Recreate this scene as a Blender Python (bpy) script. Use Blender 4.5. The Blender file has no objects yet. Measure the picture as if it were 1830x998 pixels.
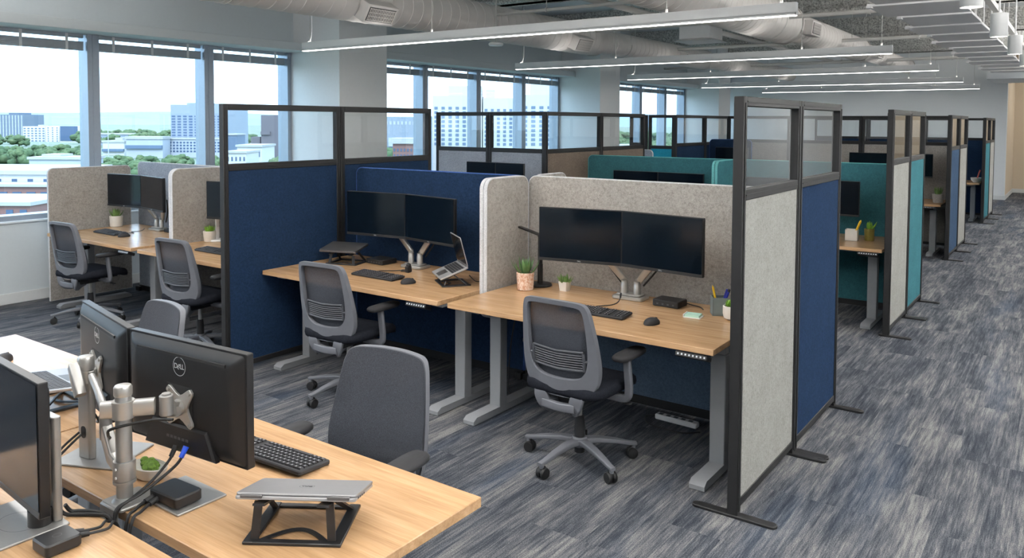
import bpy, bmesh, math, random
from mathutils import Vector, Matrix, noise
C = bpy.context.scene
COL = C.collection
PI = math.pi
random.seed(7)

# ------------------------------------------------------------------ camera, world, sun, big lamps, exposure
F_PX, CAM_Z, CAM_YAW, CAM_PITCH, CAM_ROLL, CAM_CY = 1421.65, 1.86, 0.619407, 0.0460108, 0.00443476, 284.226
cd = bpy.data.cameras.new('camera'); cam = bpy.data.objects.new('camera', cd); COL.objects.link(cam)
cd.sensor_fit = 'HORIZONTAL'; cd.sensor_width = 36.0
cd.lens = F_PX / 1830 * 36
cd.shift_y = -(499 - CAM_CY) / 1830
cd.clip_start = 0.05; cd.clip_end = 20000
_F = Vector((-math.sin(CAM_YAW) * math.cos(CAM_PITCH), math.cos(CAM_YAW) * math.cos(CAM_PITCH), -math.sin(CAM_PITCH)))
_R = Vector((math.cos(CAM_YAW), math.sin(CAM_YAW), 0)); _U = _R.cross(_F)
_R2 = _R * math.cos(CAM_ROLL) + _U * math.sin(CAM_ROLL); _U2 = _U * math.cos(CAM_ROLL) - _R * math.sin(CAM_ROLL)
_m = Matrix((_R2, _U2, -_F)).transposed().to_4x4(); _m.translation = (0, 0, CAM_Z)
cam.matrix_world = _m
C.camera = cam

w = bpy.data.worlds.new('world'); C.world = w; w.use_nodes = True
bg = w.node_tree.nodes['Background']; bg.inputs[0].default_value = (0.60, 0.80, 1.0, 1); bg.inputs[1].default_value = 3.8

sd = bpy.data.lights.new('sun', 'SUN'); sun = bpy.data.objects.new('sun', sd); COL.objects.link(sun)
sd.energy = 1.6; sd.angle = 0.01; sd.color = (1.0, 0.96, 0.9)
sun.rotation_euler = Vector((-0.55, 0.60, -0.75)).to_track_quat('-Z', 'Y').to_euler()

def area(name, loc, sx, sy, watts, color=(1, 0.97, 0.93), rot=(0, 0, 0), portal=False):
    d = bpy.data.lights.new(name, 'AREA'); o = bpy.data.objects.new(name, d); COL.objects.link(o)
    d.shape = 'RECTANGLE'; d.size = sx; d.size_y = sy; d.energy = watts; d.color = color
    o.location = loc; o.rotation_euler = rot
    if portal: d.cycles.is_portal = True
    return o
# lamps of the office bays behind and beside the camera (same pitch as the bays in view), plus added ceiling fill
for k, (x, y) in enumerate(((-4.7, 2.2), (-4.7, -1.8), (1.2, 1.5), (1.2, 7.0), (1.2, 13.0), (1.2, 19.0))):
    area('bay_lamp', (x, y, 2.72), 5.6 if x < 0 else 0.5, 0.3 if x < 0 else 3.0, 42 if x < 0 else 20)
    area('ceiling_fill', (x, y, 2.85), 5.6 if x < 0 else 0.5, 0.3 if x < 0 else 3.0, 190 if x < 0 else 300, rot=(PI, 0, 0))  # unseen upward fill added to brighten the ceiling
area('corridor_fill', (.6, 24.3, 3.6), 2.0, .3, 40)  # unseen fill added to brighten the beige corridor walls
for y0, y1 in ((-4, .27), (1.13, 7.14), (8.0, 14.04), (14.9, 20.5), (21.4, 22.9)):
    area('window_portal', (-9.0, (y0 + y1) / 2, 1.8), 1.95, y1 - y0, 1, rot=(0, -PI / 2, 0), portal=True)

vs = C.view_settings
vs.view_transform = 'Standard'; vs.look = 'None'; vs.gamma = 1.0; vs.exposure = 0.56; vs.use_curve_mapping = False
C.cycles.use_denoising = True
C.cycles.max_bounces = 8; C.cycles.diffuse_bounces = 5; C.cycles.glossy_bounces = 4; C.cycles.transparent_max_bounces = 24; C.cycles.transmission_bounces = 6
C.cycles.caustics_reflective = False; C.cycles.caustics_refractive = False
C.cycles.sample_clamp_indirect = 6.0

# ------------------------------------------------------------------ materials
def lin(c): return c / 12.92 if c <= 0.04045 else ((c + 0.055) / 1.055) ** 2.4
def rgb(r, g, b): return (lin(r / 255), lin(g / 255), lin(b / 255), 1)
MATS = {}
class NT:
    def __init__(s, name):
        s.m = bpy.data.materials.new(name); s.m.use_nodes = True; s.t = s.m.node_tree; s.n = s.t.nodes; s.l = s.t.links
        s.b = s.n['Principled BSDF']; s.out = s.n['Material Output']; MATS[name] = s.m
    def add(s, typ, **kw):
        x = s.n.new(typ)
        for k, v in kw.items(): setattr(x, k, v)
        return x
    def coord(s, scale, kind='Object', rot=(0, 0, 0)):
        tc = s.add('ShaderNodeTexCoord'); mp = s.add('ShaderNodeMapping')
        mp.inputs['Scale'].default_value = scale; mp.inputs['Rotation'].default_value = rot
        s.l.new(tc.outputs[kind], mp.inputs[0]); return mp.outputs[0]
    def noise(s, vec, scale, detail=3, rough=.5):
        x = s.add('ShaderNodeTexNoise'); x.inputs['Scale'].default_value = scale; x.inputs['Detail'].default_value = detail
        x.inputs['Roughness'].default_value = rough
        if vec is not None: s.l.new(vec, x.inputs['Vector'])
        return x.outputs['Fac']
    def ramp(s, fac, stops, interp='LINEAR'):
        x = s.add('ShaderNodeValToRGB'); x.color_ramp.interpolation = interp
        el = x.color_ramp.elements
        el[0].position, el[0].color = stops[0]; el[1].position, el[1].color = stops[-1]
        for p, c in stops[1:-1]:
            e = el.new(p); e.color = c
        s.l.new(fac, x.inputs[0]); return x.outputs[0]
    def mix(s, fac, a, b, blend='MIX'):
        x = s.add('ShaderNodeMix', data_type='RGBA', blend_type=blend)
        for sock, v in ((x.inputs[0], fac), (x.inputs[6], a), (x.inputs[7], b)):
            if isinstance(v, (int, float, tuple)): sock.default_value = v
            else: s.l.new(v, sock)
        return x.outputs[2]
    def math(s, op, a, b):
        x = s.add('ShaderNodeMath', operation=op)
        for sock, v in ((x.inputs[0], a), (x.inputs[1], b)):
            if isinstance(v, (int, float)): sock.default_value = v
            else: s.l.new(v, sock)
        return x.outputs[0]
    def bump(s, h, strength, dist=.002):
        x = s.add('ShaderNodeBump'); x.inputs['Strength'].default_value = strength; x.inputs['Distance'].default_value = dist
        s.l.new(h, x.inputs['Height']); s.l.new(x.outputs[0], s.b.inputs['Normal'])
    def base(s, v):
        if isinstance(v, tuple): s.b.inputs['Base Color'].default_value = v
        else: s.l.new(v, s.b.inputs['Base Color'])
    def set(s, rough=.5, metal=0, spec=.5):
        s.b.inputs['Roughness'].default_value = rough; s.b.inputs['Metallic'].default_value = metal; s.b.inputs['Specular IOR Level'].default_value = spec

def plain(name, c, rough=.5, metal=0, spec=.5, var=.06, scale=30):
    t = NT(name); v = t.coord((1, 1, 1)); f = t.noise(v, scale, 3)
    lo = tuple(x * (1 - var) for x in c[:3]) + (1,); hi = tuple(min(1, x * (1 + var)) for x in c[:3]) + (1,)
    t.base(t.ramp(f, [(.3, lo), (.7, hi)])); t.set(rough, metal, spec); return t.m

def felt(name, c, dark=.62, light=1.25, sheen=.0):
    t = NT(name); v = t.coord((1, 1, 1))
    a = t.noise(v, 55, 5, .75); b = t.noise(v, 260, 3, .7); d = t.noise(v, 9, 4, .6)
    k = lambda s: tuple(min(1, x * s) for x in c[:3]) + (1,)
    c1 = t.ramp(a, [(.30, k(dark)), (.5, k(1.0)), (.70, k(light))])
    c2 = t.ramp(b, [(.32, (.72, .72, .72, 1)), (.68, (1.22, 1.22, 1.22, 1))])
    m = t.mix(1.0, c1, c2, 'MULTIPLY')
    c3 = t.ramp(d, [(.3, (.9, .9, .9, 1)), (.7, (1.06, 1.06, 1.06, 1))])
    t.base(t.mix(1.0, m, c3, 'MULTIPLY')); t.set(.97, 0, .03)
    t.b.inputs['Sheen Weight'].default_value = sheen; t.bump(b, .4, .002); return t.m

def wood(name, c1, c2, c3):
    t = NT(name); v = t.coord((1.2, 16, 16)); g = t.noise(v, 2.2, 5, .6)
    v2 = t.coord((3, 130, 130)); f = t.noise(v2, 1.6, 3, .6)
    v3 = t.coord((.6, 5, 5)); p = t.noise(v3, 1.6, 2)
    a = t.ramp(g, [(.30, c1), (.5, c2), (.72, c3)])
    b = t.ramp(f, [(.3, (.86, .85, .84, 1)), (.65, (1.05, 1.05, 1.05, 1))])
    m = t.mix(1.0, a, b, 'MULTIPLY')
    q = t.ramp(p, [(.3, (.93, .93, .93, 1)), (.7, (1.05, 1.05, 1.05, 1))])
    t.base(t.mix(1.0, m, q, 'MULTIPLY')); t.set(.26, 0, .5); t.bump(f, .05, .001); return t.m

def glassy(name, tint, rough=0.0, ior=1.45, gain=1.0):
    t = NT(name); tr = t.add('ShaderNodeBsdfTransparent'); tr.inputs[0].default_value = tint
    gl = t.add('ShaderNodeBsdfGlossy'); gl.inputs['Roughness'].default_value = rough
    fr = t.add('ShaderNodeFresnel'); fr.inputs[0].default_value = ior
    geo = t.add('ShaderNodeNewGeometry'); mx = t.add('ShaderNodeMixShader')
    t.l.new(t.math('MULTIPLY', t.math('MULTIPLY', fr.outputs[0], gain * 1.6), t.math('SUBTRACT', 1.0, geo.outputs['Backfacing'])), mx.inputs[0])
    t.l.new(tr.outputs[0], mx.inputs[1]); t.l.new(gl.outputs[0], mx.inputs[2]); t.l.new(mx.outputs[0], t.out.inputs[0]); return t.m

def emit(name, c, s):
    t = NT(name); t.base((.8, .8, .8, 1)); t.b.inputs['Emission Color'].default_value = c; t.b.inputs['Emission Strength'].default_value = s; return t.m

def carpet():
    t = NT('carpet')
    tc = t.add('ShaderNodeTexCoord'); mp = t.add('ShaderNodeMapping'); mp.inputs['Rotation'].default_value = (0, 0, PI / 2); t.l.new(tc.outputs['Object'], mp.inputs[0])
    br = t.add('ShaderNodeTexBrick'); t.l.new(mp.outputs[0], br.inputs['Vector']); br.offset = .37; br.offset_frequency = 3
    for k, v in (('Color1', (0, 0, 0, 1)), ('Color2', (1, 1, 1, 1)), ('Mortar', (.5, .5, .5, 1)), ('Scale', 1.0), ('Mortar Size', 0.0), ('Bias', 0.0), ('Brick Width', 1.0), ('Row Height', .25)): br.inputs[k].default_value = v
    plank = br.outputs['Color']                                                          # one random value per carpet plank
    def shifted(scale, k):
        v = t.coord(scale); c = t.add('ShaderNodeVectorMath', operation='MULTIPLY_ADD'); t.l.new(plank, c.inputs[0]); c.inputs[1].default_value = (k, k * 1.7, k * .6); t.l.new(v, c.inputs[2]); return c.outputs[0]
    a = t.noise(shifted((26, 1.3, 1), 13), 1.7, 6, .7)                                 # long ragged streaks down the aisle
    b = t.noise(shifted((3.4, .9, 1), 5), 1.4, 6, .66)                                        # broad drifts of tone
    c = t.noise(shifted((110, 4.5, 1), 29), 1.2, 4, .75)                                     # yarn striations
    d = t.noise(t.coord((1, 1, 1)), 190, 2, .8)                                           # loop texture
    e = t.noise(t.coord((2.6, .35, 1)), 1.1, 3, .5)                                       # blue drifts
    s1 = t.math('ADD', t.math('MULTIPLY', a, .56), t.math('MULTIPLY', c, .40)); s1 = t.math('ADD', s1, t.math('MULTIPLY', b, .60))
    s1 = t.math('ADD', s1, t.math('MULTIPLY', t.math('SUBTRACT', plank, .5), .05)); s1 = t.math('ADD', s1, t.math('MULTIPLY', t.math('SUBTRACT', d, .5), .22))
    base = t.ramp(s1, [(.60, rgb(40, 44, 52)), (.72, rgb(61, 65, 72)), (.82, rgb(88, 89, 93)), (.94, rgb(122, 121, 120))])
    blue = t.ramp(e, [(.55, (0, 0, 0, 1)), (.72, (1, 1, 1, 1))])
    base = t.mix(t.math('MULTIPLY', blue, .35), base, rgb(48, 68, 92))
    sp = t.ramp(d, [(.34, (.62, .62, .62, 1)), (.64, (1.25, 1.25, 1.25, 1))])
    t.base(t.mix(1.0, base, sp, 'MULTIPLY')); t.set(.96, 0, .1); t.bump(d, .6, .004); return t.m

def facade(name, wallc, winc, px, pz, fx, fz, off=(0, 0)):
    """Grid of windows as surface pattern: pitch px along the wall, pz up the wall."""
    t = NT(name); tc = t.add('ShaderNodeTexCoord'); sp = t.add('ShaderNodeSeparateXYZ'); t.l.new(tc.outputs['Object'], sp.inputs[0])
    h = t.math('ADD', sp.outputs[0], sp.outputs[1])
    fxn = t.math('LESS_THAN', t.math('FRACT', t.math('DIVIDE', t.math('ADD', h, 1000 * px + off[0]), px), 0), fx)
    fzn = t.math('LESS_THAN', t.math('FRACT', t.math('DIVIDE', t.math('ADD', sp.outputs[2], off[1]), pz), 0), fz)
    k = t.math('MULTIPLY', fxn, fzn); t.base(t.mix(k, wallc, winc)); t.set(.7, 0, .3); return t.m

plain('white_paint', rgb(232, 234, 235), .75, var=.01)
plain('cool_paint', rgb(205, 212, 216), .8, var=.01)
plain('header_paint', rgb(206, 212, 215), .7, var=.01)
plain('beige_paint', rgb(205, 190, 168), .8, var=.01)
plain('baseboard_paint', rgb(212, 214, 214), .55, var=.01)
plain('deck_paint', rgb(226, 228, 229), .85, var=.03, scale=4)
plain('duct_paint', rgb(222, 217, 213), .8, spec=.15, var=.02, scale=6)
plain('panel_white', rgb(238, 236, 236), .6, var=.015)
plain('pipe_paint', rgb(196, 194, 190), .6, var=.02)
plain('mullion_metal', rgb(150, 160, 172), .4, .4, var=.02)
plain('blind_metal', rgb(172, 180, 188), .45, .1, var=.03)
plain('dark_frame', rgb(33, 33, 34), .5, 0, spec=.3, var=.05)
plain('black_plastic', rgb(24, 24, 26), .45, var=.05)
plain('soft_black', rgb(30, 30, 33), .7, var=.08)
plain('rubber', rgb(17, 17, 19), .6, var=.05)
plain('chair_grey', rgb(96, 98, 104), .5, var=.03)
plain('rib_grey', rgb(64, 66, 72), .55, var=.03)
plain('leg_metal', rgb(128, 130, 134), .4, 0, var=.02)
plain('aluminium', rgb(176, 174, 170), .3, .6, var=.03)
plain('stand_silver', rgb(150, 149, 147), .34, .55, var=.03)
plain('laptop_grey', rgb(158, 157, 158), .32, .35, var=.02)
plain('laptop_dark', rgb(96, 94, 94), .38, .6, var=.02)
plain('monitor_back', rgb(23, 23, 25), .42, spec=.35, var=.04)
plain('screen', rgb(8, 16, 24), .12, spec=.35, var=.02)
plain('logo_silver', rgb(205, 207, 210), .3, .3, var=.01)
plain('dull_mark', rgb(70, 72, 76), .4, var=.01)
plain('key_black', rgb(38, 38, 41), .55, var=.04)
plain('key_print', rgb(150, 150, 155), .6, var=.01)
plain('panel_print', rgb(205, 208, 212), .5, var=.01)
plain('white_ceramic', rgb(226, 222, 214), .45, var=.03)
plain('stone_pot', rgb(176, 170, 162), .8, var=.15, scale=60)
plain('olive_pot', rgb(122, 112, 52), .5, var=.05)
plain('soil', rgb(52, 40, 30), .95, var=.3)
plain('succulent_green', rgb(104, 136, 72), .5, var=.25, scale=40)
plain('bright_green', rgb(112, 158, 46), .5, var=.25, scale=60)
plain('aloe_green', rgb(88, 124, 76), .45, var=.25, scale=50)
plain('moss', rgb(98, 128, 48), .9, var=.4, scale=120)
plain('cup_grey', rgb(116, 126, 126), .6, var=.03)
plain('pencil_yellow', rgb(236, 190, 22), .45, var=.02)
plain('pen_blue', rgb(26, 36, 138), .35, var=.03)
plain('mint_paper', rgb(186, 224, 208), .9, var=.02)
plain('paper_white', rgb(232, 230, 226), .9, var=.02)
plain('plug_blue', rgb(24, 70, 190), .4, var=.03)
plain('red_led', rgb(200, 40, 50), .4, var=.02)
plain('salmon', rgb(214, 104, 92), .6, var=.03)
plain('white_plastic', rgb(226, 226, 226), .4, var=.01)
plain('box_metal', rgb(190, 190, 188), .5, .2, var=.02)
plain('grille_dark', rgb(74, 74, 74), .7, var=.05)
plain('roof_white', rgb(160, 161, 162), .8, var=.04, scale=.3)
plain('road', rgb(128, 132, 136), .9, var=.1, scale=.05)
felt('felt_grey', rgb(158, 153, 148), .66, 1.18)
felt('felt_blue_grey', rgb(146, 152, 162), .7, 1.15)
felt('fabric_navy', rgb(34, 51, 76), .72, 1.25)
felt('fabric_teal', rgb(60, 108, 116), .8, 1.15)
felt('fabric_stone', rgb(148, 147, 143), .74, 1.12)
felt('fabric_blue', rgb(56, 74, 96), .8, 1.15)
felt('fabric_brown', rgb(124, 112, 102), .72, 1.2)
felt('fabric_teal_window_lit', rgb(44, 140, 166), .85, 1.15)  # teal fabric with the window light put into its colour
felt('under_felt', rgb(84, 100, 120), .75, 1.2)
felt('seat_fabric', rgb(33, 35, 41), .8, 1.2)
felt('trim_light', rgb(204, 204, 206), .9, 1.08)
felt('trim_navy', rgb(66, 92, 150), .9, 1.08)
felt('trim_teal', rgb(108, 176, 176), .9, 1.08)
wood('oak', rgb(166, 130, 94), rgb(184, 147, 109), rgb(196, 161, 124))
wood('oak_edge', rgb(186, 142, 96), rgb(202, 158, 110), rgb(212, 168, 120))
glassy('glass', (.965, .975, .975, 1), gain=1.0)
glassy('window_glass', (.90, .935, .955, 1), gain=1.0)
emit('lamp_strip', (1, .96, .91, 1), 9.5)
emit('fill_strip', (1, .97, .93, 1), 5.0)  # glow added above the light housings to brighten the ceiling
emit('lamp_disc', (1, .93, .82, 1), 6.0)
carpet()
t = NT('fireproofing'); v = t.coord((1, 1, 1)); a = t.noise(v, 34, 5, .8)
t.base(t.ramp(a, [(.38, rgb(132, 131, 128)), (.5, rgb(200, 199, 195)), (.62, rgb(236, 235, 230))])); t.set(.95, 0, .1); t.bump(a, .8, .02)
def mesh_fabric(name, c, alpha):
    t = NT(name); v = t.coord((1, 1, 1)); f = t.noise(v, 420, 2, .7)
    t.base(t.ramp(f, [(.35, tuple(x * .6 for x in c[:3]) + (1,)), (.65, tuple(x * 1.35 for x in c[:3]) + (1,))])); t.set(.8, 0, .2)
    tr = t.add('ShaderNodeBsdfTransparent'); mx = t.add('ShaderNodeMixShader'); mx.inputs[0].default_value = alpha
    t.l.new(tr.outputs[0], mx.inputs[1]); t.l.new(t.b.outputs[0], mx.inputs[2]); t.l.new(mx.outputs[0], t.out.inputs[0])
mesh_fabric('chair_mesh', rgb(66, 69, 76), .94)
t = NT('speckled_pot'); v = t.coord((1, 1, 1)); a = t.noise(v, 60, 4, .7)
t.base(t.ramp(a, [(.4, rgb(190, 140, 112)), (.52, rgb(216, 186, 166)), (.65, rgb(226, 212, 200))])); t.set(.75, 0, .2)
t = NT('leafage'); v = t.coord((1, 1, 1)); a = t.noise(v, .9, 5, .7)
t.base(t.ramp(a, [(.3, rgb(54, 74, 58)), (.5, rgb(84, 102, 74)), (.7, rgb(116, 126, 92))])); t.set(.95, 0, .1)
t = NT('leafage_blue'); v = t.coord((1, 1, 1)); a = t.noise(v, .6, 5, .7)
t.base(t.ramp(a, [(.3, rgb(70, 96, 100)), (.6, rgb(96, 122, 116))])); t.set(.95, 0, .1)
plain('bark', rgb(96, 82, 66), .9, var=.2)
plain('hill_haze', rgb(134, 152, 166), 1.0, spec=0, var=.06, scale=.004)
plain('town_ground', rgb(104, 116, 100), .95, var=.25, scale=.02)
# ------------------------------------------------------------------ mesh helpers
def V(*a): return Vector(a)
def T(x, y, z): return Matrix.Translation((x, y, z))
def RZ(a): return Matrix.Rotation(a, 4, 'Z')
def RX(a): return Matrix.Rotation(a, 4, 'X')
def RY(a): return Matrix.Rotation(a, 4, 'Y')
class B:
    """Collects vertices and faces of one mesh."""
    def __init__(s): s.v = []; s.f = []
    def raw(s, vs, fs, M=None):
        n = len(s.v)
        s.v += [tuple(M @ Vector(p)) for p in vs] if M is not None else [tuple(p) for p in vs]
        s.f += [tuple(i + n for i in f) for f in fs]; return s
    def box(s, x0, x1, y0, y1, z0, z1, bev=0, M=None, seg=1):
        vs = [(x0, y0, z0), (x1, y0, z0), (x1, y1, z0), (x0, y1, z0), (x0, y0, z1), (x1, y0, z1), (x1, y1, z1), (x0, y1, z1)]
        fs = [(0, 3, 2, 1), (4, 5, 6, 7), (0, 1, 5, 4), (1, 2, 6, 5), (2, 3, 7, 6), (3, 0, 4, 7)]
        if bev:
            bm = bmesh.new(); q = [bm.verts.new(p) for p in vs]; [bm.faces.new([q[i] for i in f]) for f in fs]
            bmesh.ops.bevel(bm, geom=bm.edges[:], offset=bev, segments=seg, affect='EDGES', profile=.5)
            bm.verts.index_update(); vs = [v.co[:] for v in bm.verts]; fs = [[v.index for v in f.verts] for f in bm.faces]; bm.free()
        return s.raw(vs, fs, M)
    def cbox(s, c, d, bev=0, M=None, seg=1):
        return s.box(c[0] - d[0] / 2, c[0] + d[0] / 2, c[1] - d[1] / 2, c[1] + d[1] / 2, c[2] - d[2] / 2, c[2] + d[2] / 2, bev, M, seg)
    def prism(s, poly, h0, h1, M=None, bev=0):
        """poly in local xy, extruded along local z from h0 to h1; bev chamfers the two rims."""
        n = len(poly); rings = []
        if bev:
            cx = sum(p[0] for p in poly) / n; cy = sum(p[1] for p in poly) / n
            def inset(d):
                out = []
                for i in range(n):
                    a, b, c = Vector(poly[i - 1]), Vector(poly[i]), Vector(poly[(i + 1) % n])
                    e1 = (b - a).normalized(); e2 = (c - b).normalized()
                    nn = Vector((-(e1 + e2).y, (e1 + e2).x))
                    nn = nn.normalized() if nn.length > 1e-9 else Vector((-e1.y, e1.x))
                    k = max(.35, nn.dot(Vector((-e1.y, e1.x)))); out.append(tuple(b + nn * d / k))
                return out
            ins = inset(bev)
            rings = [(ins, h0), (poly, h0 + bev), (poly, h1 - bev), (ins, h1)]
        else: rings = [(poly, h0), (poly, h1)]
        vs = [(p[0], p[1], h) for r, h in rings for p in r]; fs = []
        for k in range(len(rings) - 1):
            for i in range(n):
                j = (i + 1) % n; fs.append((k * n + i, k * n + j, (k + 1) * n + j, (k + 1) * n + i))
        fs.append(tuple(reversed(range(n)))); fs.append(tuple(range((len(rings) - 1) * n, len(rings) * n)))
        return s.raw(vs, fs, M)
    def lathe(s, prof, seg=24, M=None, cap=True):
        vs = []; fs = []
        for r, z in prof:
            for i in range(seg):
                a = 2 * PI * i / seg; vs.append((r * math.cos(a), r * math.sin(a), z))
        for k in range(len(prof) - 1):
            for i in range(seg):
                j = (i + 1) % seg; fs.append((k * seg + i, k * seg + j, (k + 1) * seg + j, (k + 1) * seg + i))
        if cap:
            fs.append(tuple(reversed(range(seg)))); fs.append(tuple(range((len(prof) - 1) * seg, len(prof) * seg)))
        return s.raw(vs, fs, M)
    def cyl(s, p0, p1, r0, r1=None, seg=16):
        r1 = r0 if r1 is None else r1; p0, p1 = Vector(p0), Vector(p1); d = p1 - p0
        q = d.to_track_quat('Z', 'Y').to_matrix().to_4x4(); q.translation = p0
        return s.lathe([(r0, 0), (r1, d.length)], seg, q)
    def sweep(s, pts, sec, up=(0, 0, 1), scale=None, closed=False):
        """Sweep the closed 2-D section (side, up) along pts."""
        pts = [Vector(p) for p in pts]; n = len(pts); m = len(sec); vs = []; fs = []; up0 = Vector(up)
        for i, p in enumerate(pts):
            a = pts[i - 1] if (i or closed) else p; b = pts[(i + 1) % n] if (i < n - 1 or closed) else p
            t = (b - a).normalized(); sd_ = t.cross(up0)
            if sd_.length < 1e-3: sd_ = t.cross(Vector((0, 1, 0)) if abs(t.y) < .9 else Vector((1, 0, 0)))
            sd_.normalize(); u = sd_.cross(t); k = scale[i] if scale else 1
            for x, y in sec: vs.append(tuple(p + sd_ * x * k + u * y * k))
        for i in range(n if closed else n - 1):
            i2 = (i + 1) % n
            for j in range(m):
                j2 = (j + 1) % m; fs.append((i * m + j, i * m + j2, i2 * m + j2, i2 * m + j))
        if not closed: fs.append(tuple(reversed(range(m)))); fs.append(tuple(range((n - 1) * m, n * m)))
        return s.raw(vs, fs)
    def tube(s, pts, r, seg=8, smooth=0):
        if smooth: pts = spline(pts, smooth)
        sec = [(r * math.cos(2 * PI * i / seg), r * math.sin(2 * PI * i / seg)) for i in range(seg)]
        return s.sweep(pts, sec, up=(.013, .021, 1))
    def ball(s, c, rx, ry=None, rz=None, seg=14, rings=8, M=None):
        ry = rx if ry is None else ry; rz = rx if rz is None else rz
        vs = [(c[0], c[1], c[2] - rz)]; fs = []
        for k in range(1, rings):
            a = -PI / 2 + PI * k / rings
            for i in range(seg):
                b = 2 * PI * i / seg; vs.append((c[0] + rx * math.cos(a) * math.cos(b), c[1] + ry * math.cos(a) * math.sin(b), c[2] + rz * math.sin(a)))
        vs.append((c[0], c[1], c[2] + rz)); L = len(vs) - 1
        for i in range(seg):
            j = (i + 1) % seg; fs.append((0, 1 + j, 1 + i)); fs.append((L, L - seg + i, L - seg + j))
            for k in range(rings - 2): fs.append((1 + k * seg + i, 1 + k * seg + j, 1 + (k + 1) * seg + j, 1 + (k + 1) * seg + i))
        return s.raw(vs, fs, M)
    def mesh(s, name, sharp=38):
        me = bpy.data.meshes.new(name); me.from_pydata(s.v, [], s.f)
        bm = bmesh.new(); bm.from_mesh(me); bmesh.ops.recalc_face_normals(bm, faces=bm.faces[:]); bm.to_mesh(me); bm.free()
        me.polygons.foreach_set('use_smooth', [True] * len(me.polygons)); me.set_sharp_from_angle(angle=math.radians(sharp)); me.update(); return me
def spline(pts, n=8, closed=False):
    P = [Vector(p) for p in pts]; out = []; m = len(P)
    for i in range(m if closed else m - 1):
        a, b, c, d = (P[i - 1] if (i or closed) else P[i]), P[i], P[(i + 1) % m], (P[(i + 2) % m] if (i + 2 < m or closed) else P[(i + 1) % m])
        for k in range(n):
            t = k / n; out.append(.5 * ((2 * b) + (c - a) * t + (2 * a - 5 * b + 4 * c - d) * t * t + (3 * b - a - 3 * c + d) * t ** 3))
    if not closed: out.append(P[-1])
    return out
def rrect(x0, x1, y0, y1, r, seg=6, corners=(1, 1, 1, 1)):
    """Counter-clockwise rounded rectangle: corner order bottom-left, bottom-right, top-right, top-left."""
    out = []
    for k, (cx, cy, a0) in enumerate(((x0 + r, y0 + r, PI), (x1 - r, y0 + r, 1.5 * PI), (x1 - r, y1 - r, 0), (x0 + r, y1 - r, .5 * PI))):
        if corners[k]:
            for i in range(seg + 1):
                a = a0 + i / seg * PI / 2; out.append((cx + r * math.cos(a), cy + r * math.sin(a)))
        else: out.append(((x0, y0), (x1, y0), (x1, y1), (x0, y1))[k])
    return out
UPRIGHT = Matrix(((1, 0, 0, 0), (0, 0, -1, 0), (0, 1, 0, 0), (0, 0, 0, 1)))    # local xy plane stood up: x stays, y becomes z, z becomes -y

def obj(name, b, mat, parent=None, M=None, label=None, sharp=38):
    me = b if isinstance(b, bpy.types.Mesh) else b.mesh(name, sharp)
    if not me.materials: me.materials.append(MATS[mat])
    o = bpy.data.objects.new(name, me); COL.objects.link(o)
    if parent is not None: o.parent = parent
    if M is not None: o.matrix_local = M if parent is not None else M
    if label: o['label'] = label
    return o
def thing(name, label, cat, loc=(0, 0, 0), rz=0, group=None):
    o = bpy.data.objects.new(name, None); COL.objects.link(o); o.empty_display_size = .05
    o.location = loc; o.rotation_euler = (0, 0, rz); o['label'] = label; o['category'] = cat
    if group: o['group'] = group
    return o
def tag(o, label, cat, group=None):
    o['label'] = label; o['category'] = cat
    if group: o['group'] = group
    return o
def struct(name, b, mat, label=None, parent=None):
    o = obj(name, b, mat, parent)
    if parent is None: o['kind'] = 'structure'
    if label and parent is None: o['label'] = label; o['category'] = name.split('_')[0]
    return o
def dup(root, loc=None, rz=None, label=None, group=None):
    r = root.copy(); COL.objects.link(r)
    def kids(src, dst):
        for ch in list(src.children):
            c = ch.copy(); COL.objects.link(c); c.parent = dst; kids(ch, c)
    kids(root, r)
    if loc is not None: r.location = loc
    if rz is not None: r.rotation_euler = (0, 0, rz)
    if label: r['label'] = label
    if group: r['group'] = group
    return r
def text_mesh(txt, size, extrude=.0004, align='CENTER'):
    cu = bpy.data.curves.new('lettering', 'FONT'); cu.body = txt; cu.size = size; cu.extrude = extrude; cu.align_x = align; cu.align_y = 'CENTER'
    o = bpy.data.objects.new('lettering', cu); COL.objects.link(o)
    me = bpy.data.meshes.new_from_object(o.evaluated_get(bpy.context.evaluated_depsgraph_get()))
    bpy.data.objects.remove(o); bpy.data.curves.remove(cu); return me
def add_mesh(b, me, M): b.raw([v.co[:] for v in me.vertices], [tuple(p.vertices) for p in me.polygons], M)
# ------------------------------------------------------------------ room shell
WX, CX, YF, ZC = -8.76, -7.85, 22.9, 4.0
b = B(); b.box(-9.1, 3.2, -4.2, 26, -.2, 0); struct('floor', b, 'carpet', 'blue grey carpet tiles with streaks running down the aisle')
b = B(); b.box(-9.1, 3.2, -4.2, 26, ZC, ZC + .2); struct('ceiling', b, 'deck_paint', 'white painted exposed ceiling deck')
b = B(); b.box(-9.06, WX, -4.2, YF, 0, .81); b.box(-9.06, WX, -4.2, YF, 2.86, ZC)
struct('wall_left', b, 'cool_paint', 'white wall under and over the long row of windows')
b = B(); b.box(WX - .16, WX + .015, -4.2, YF, .81, .835, .006); struct('sill', b, 'header_paint', 'pale window sill ledge')
b = B(); b.box(-9.1, -1.46, YF, YF + .15, 0, ZC); struct('wall_far', b, 'white_paint', 'white end wall beyond the last cubicles')
b = B(); b.box(-1.60, -1.46, YF + .15, 25.6, 0, ZC); struct('wall_corridor', b, 'beige_paint', 'beige side wall of the corridor opening')
b = B(); b.box(-1.6, 3.2, 25.6, 25.75, 0, ZC); struct('wall_end', b, 'beige_paint', 'beige wall closing the corridor')
b = B(); b.box(3.0, 3.2, -4.2, 25.6, 0, ZC); struct('wall_right', b, 'white_paint')
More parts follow.
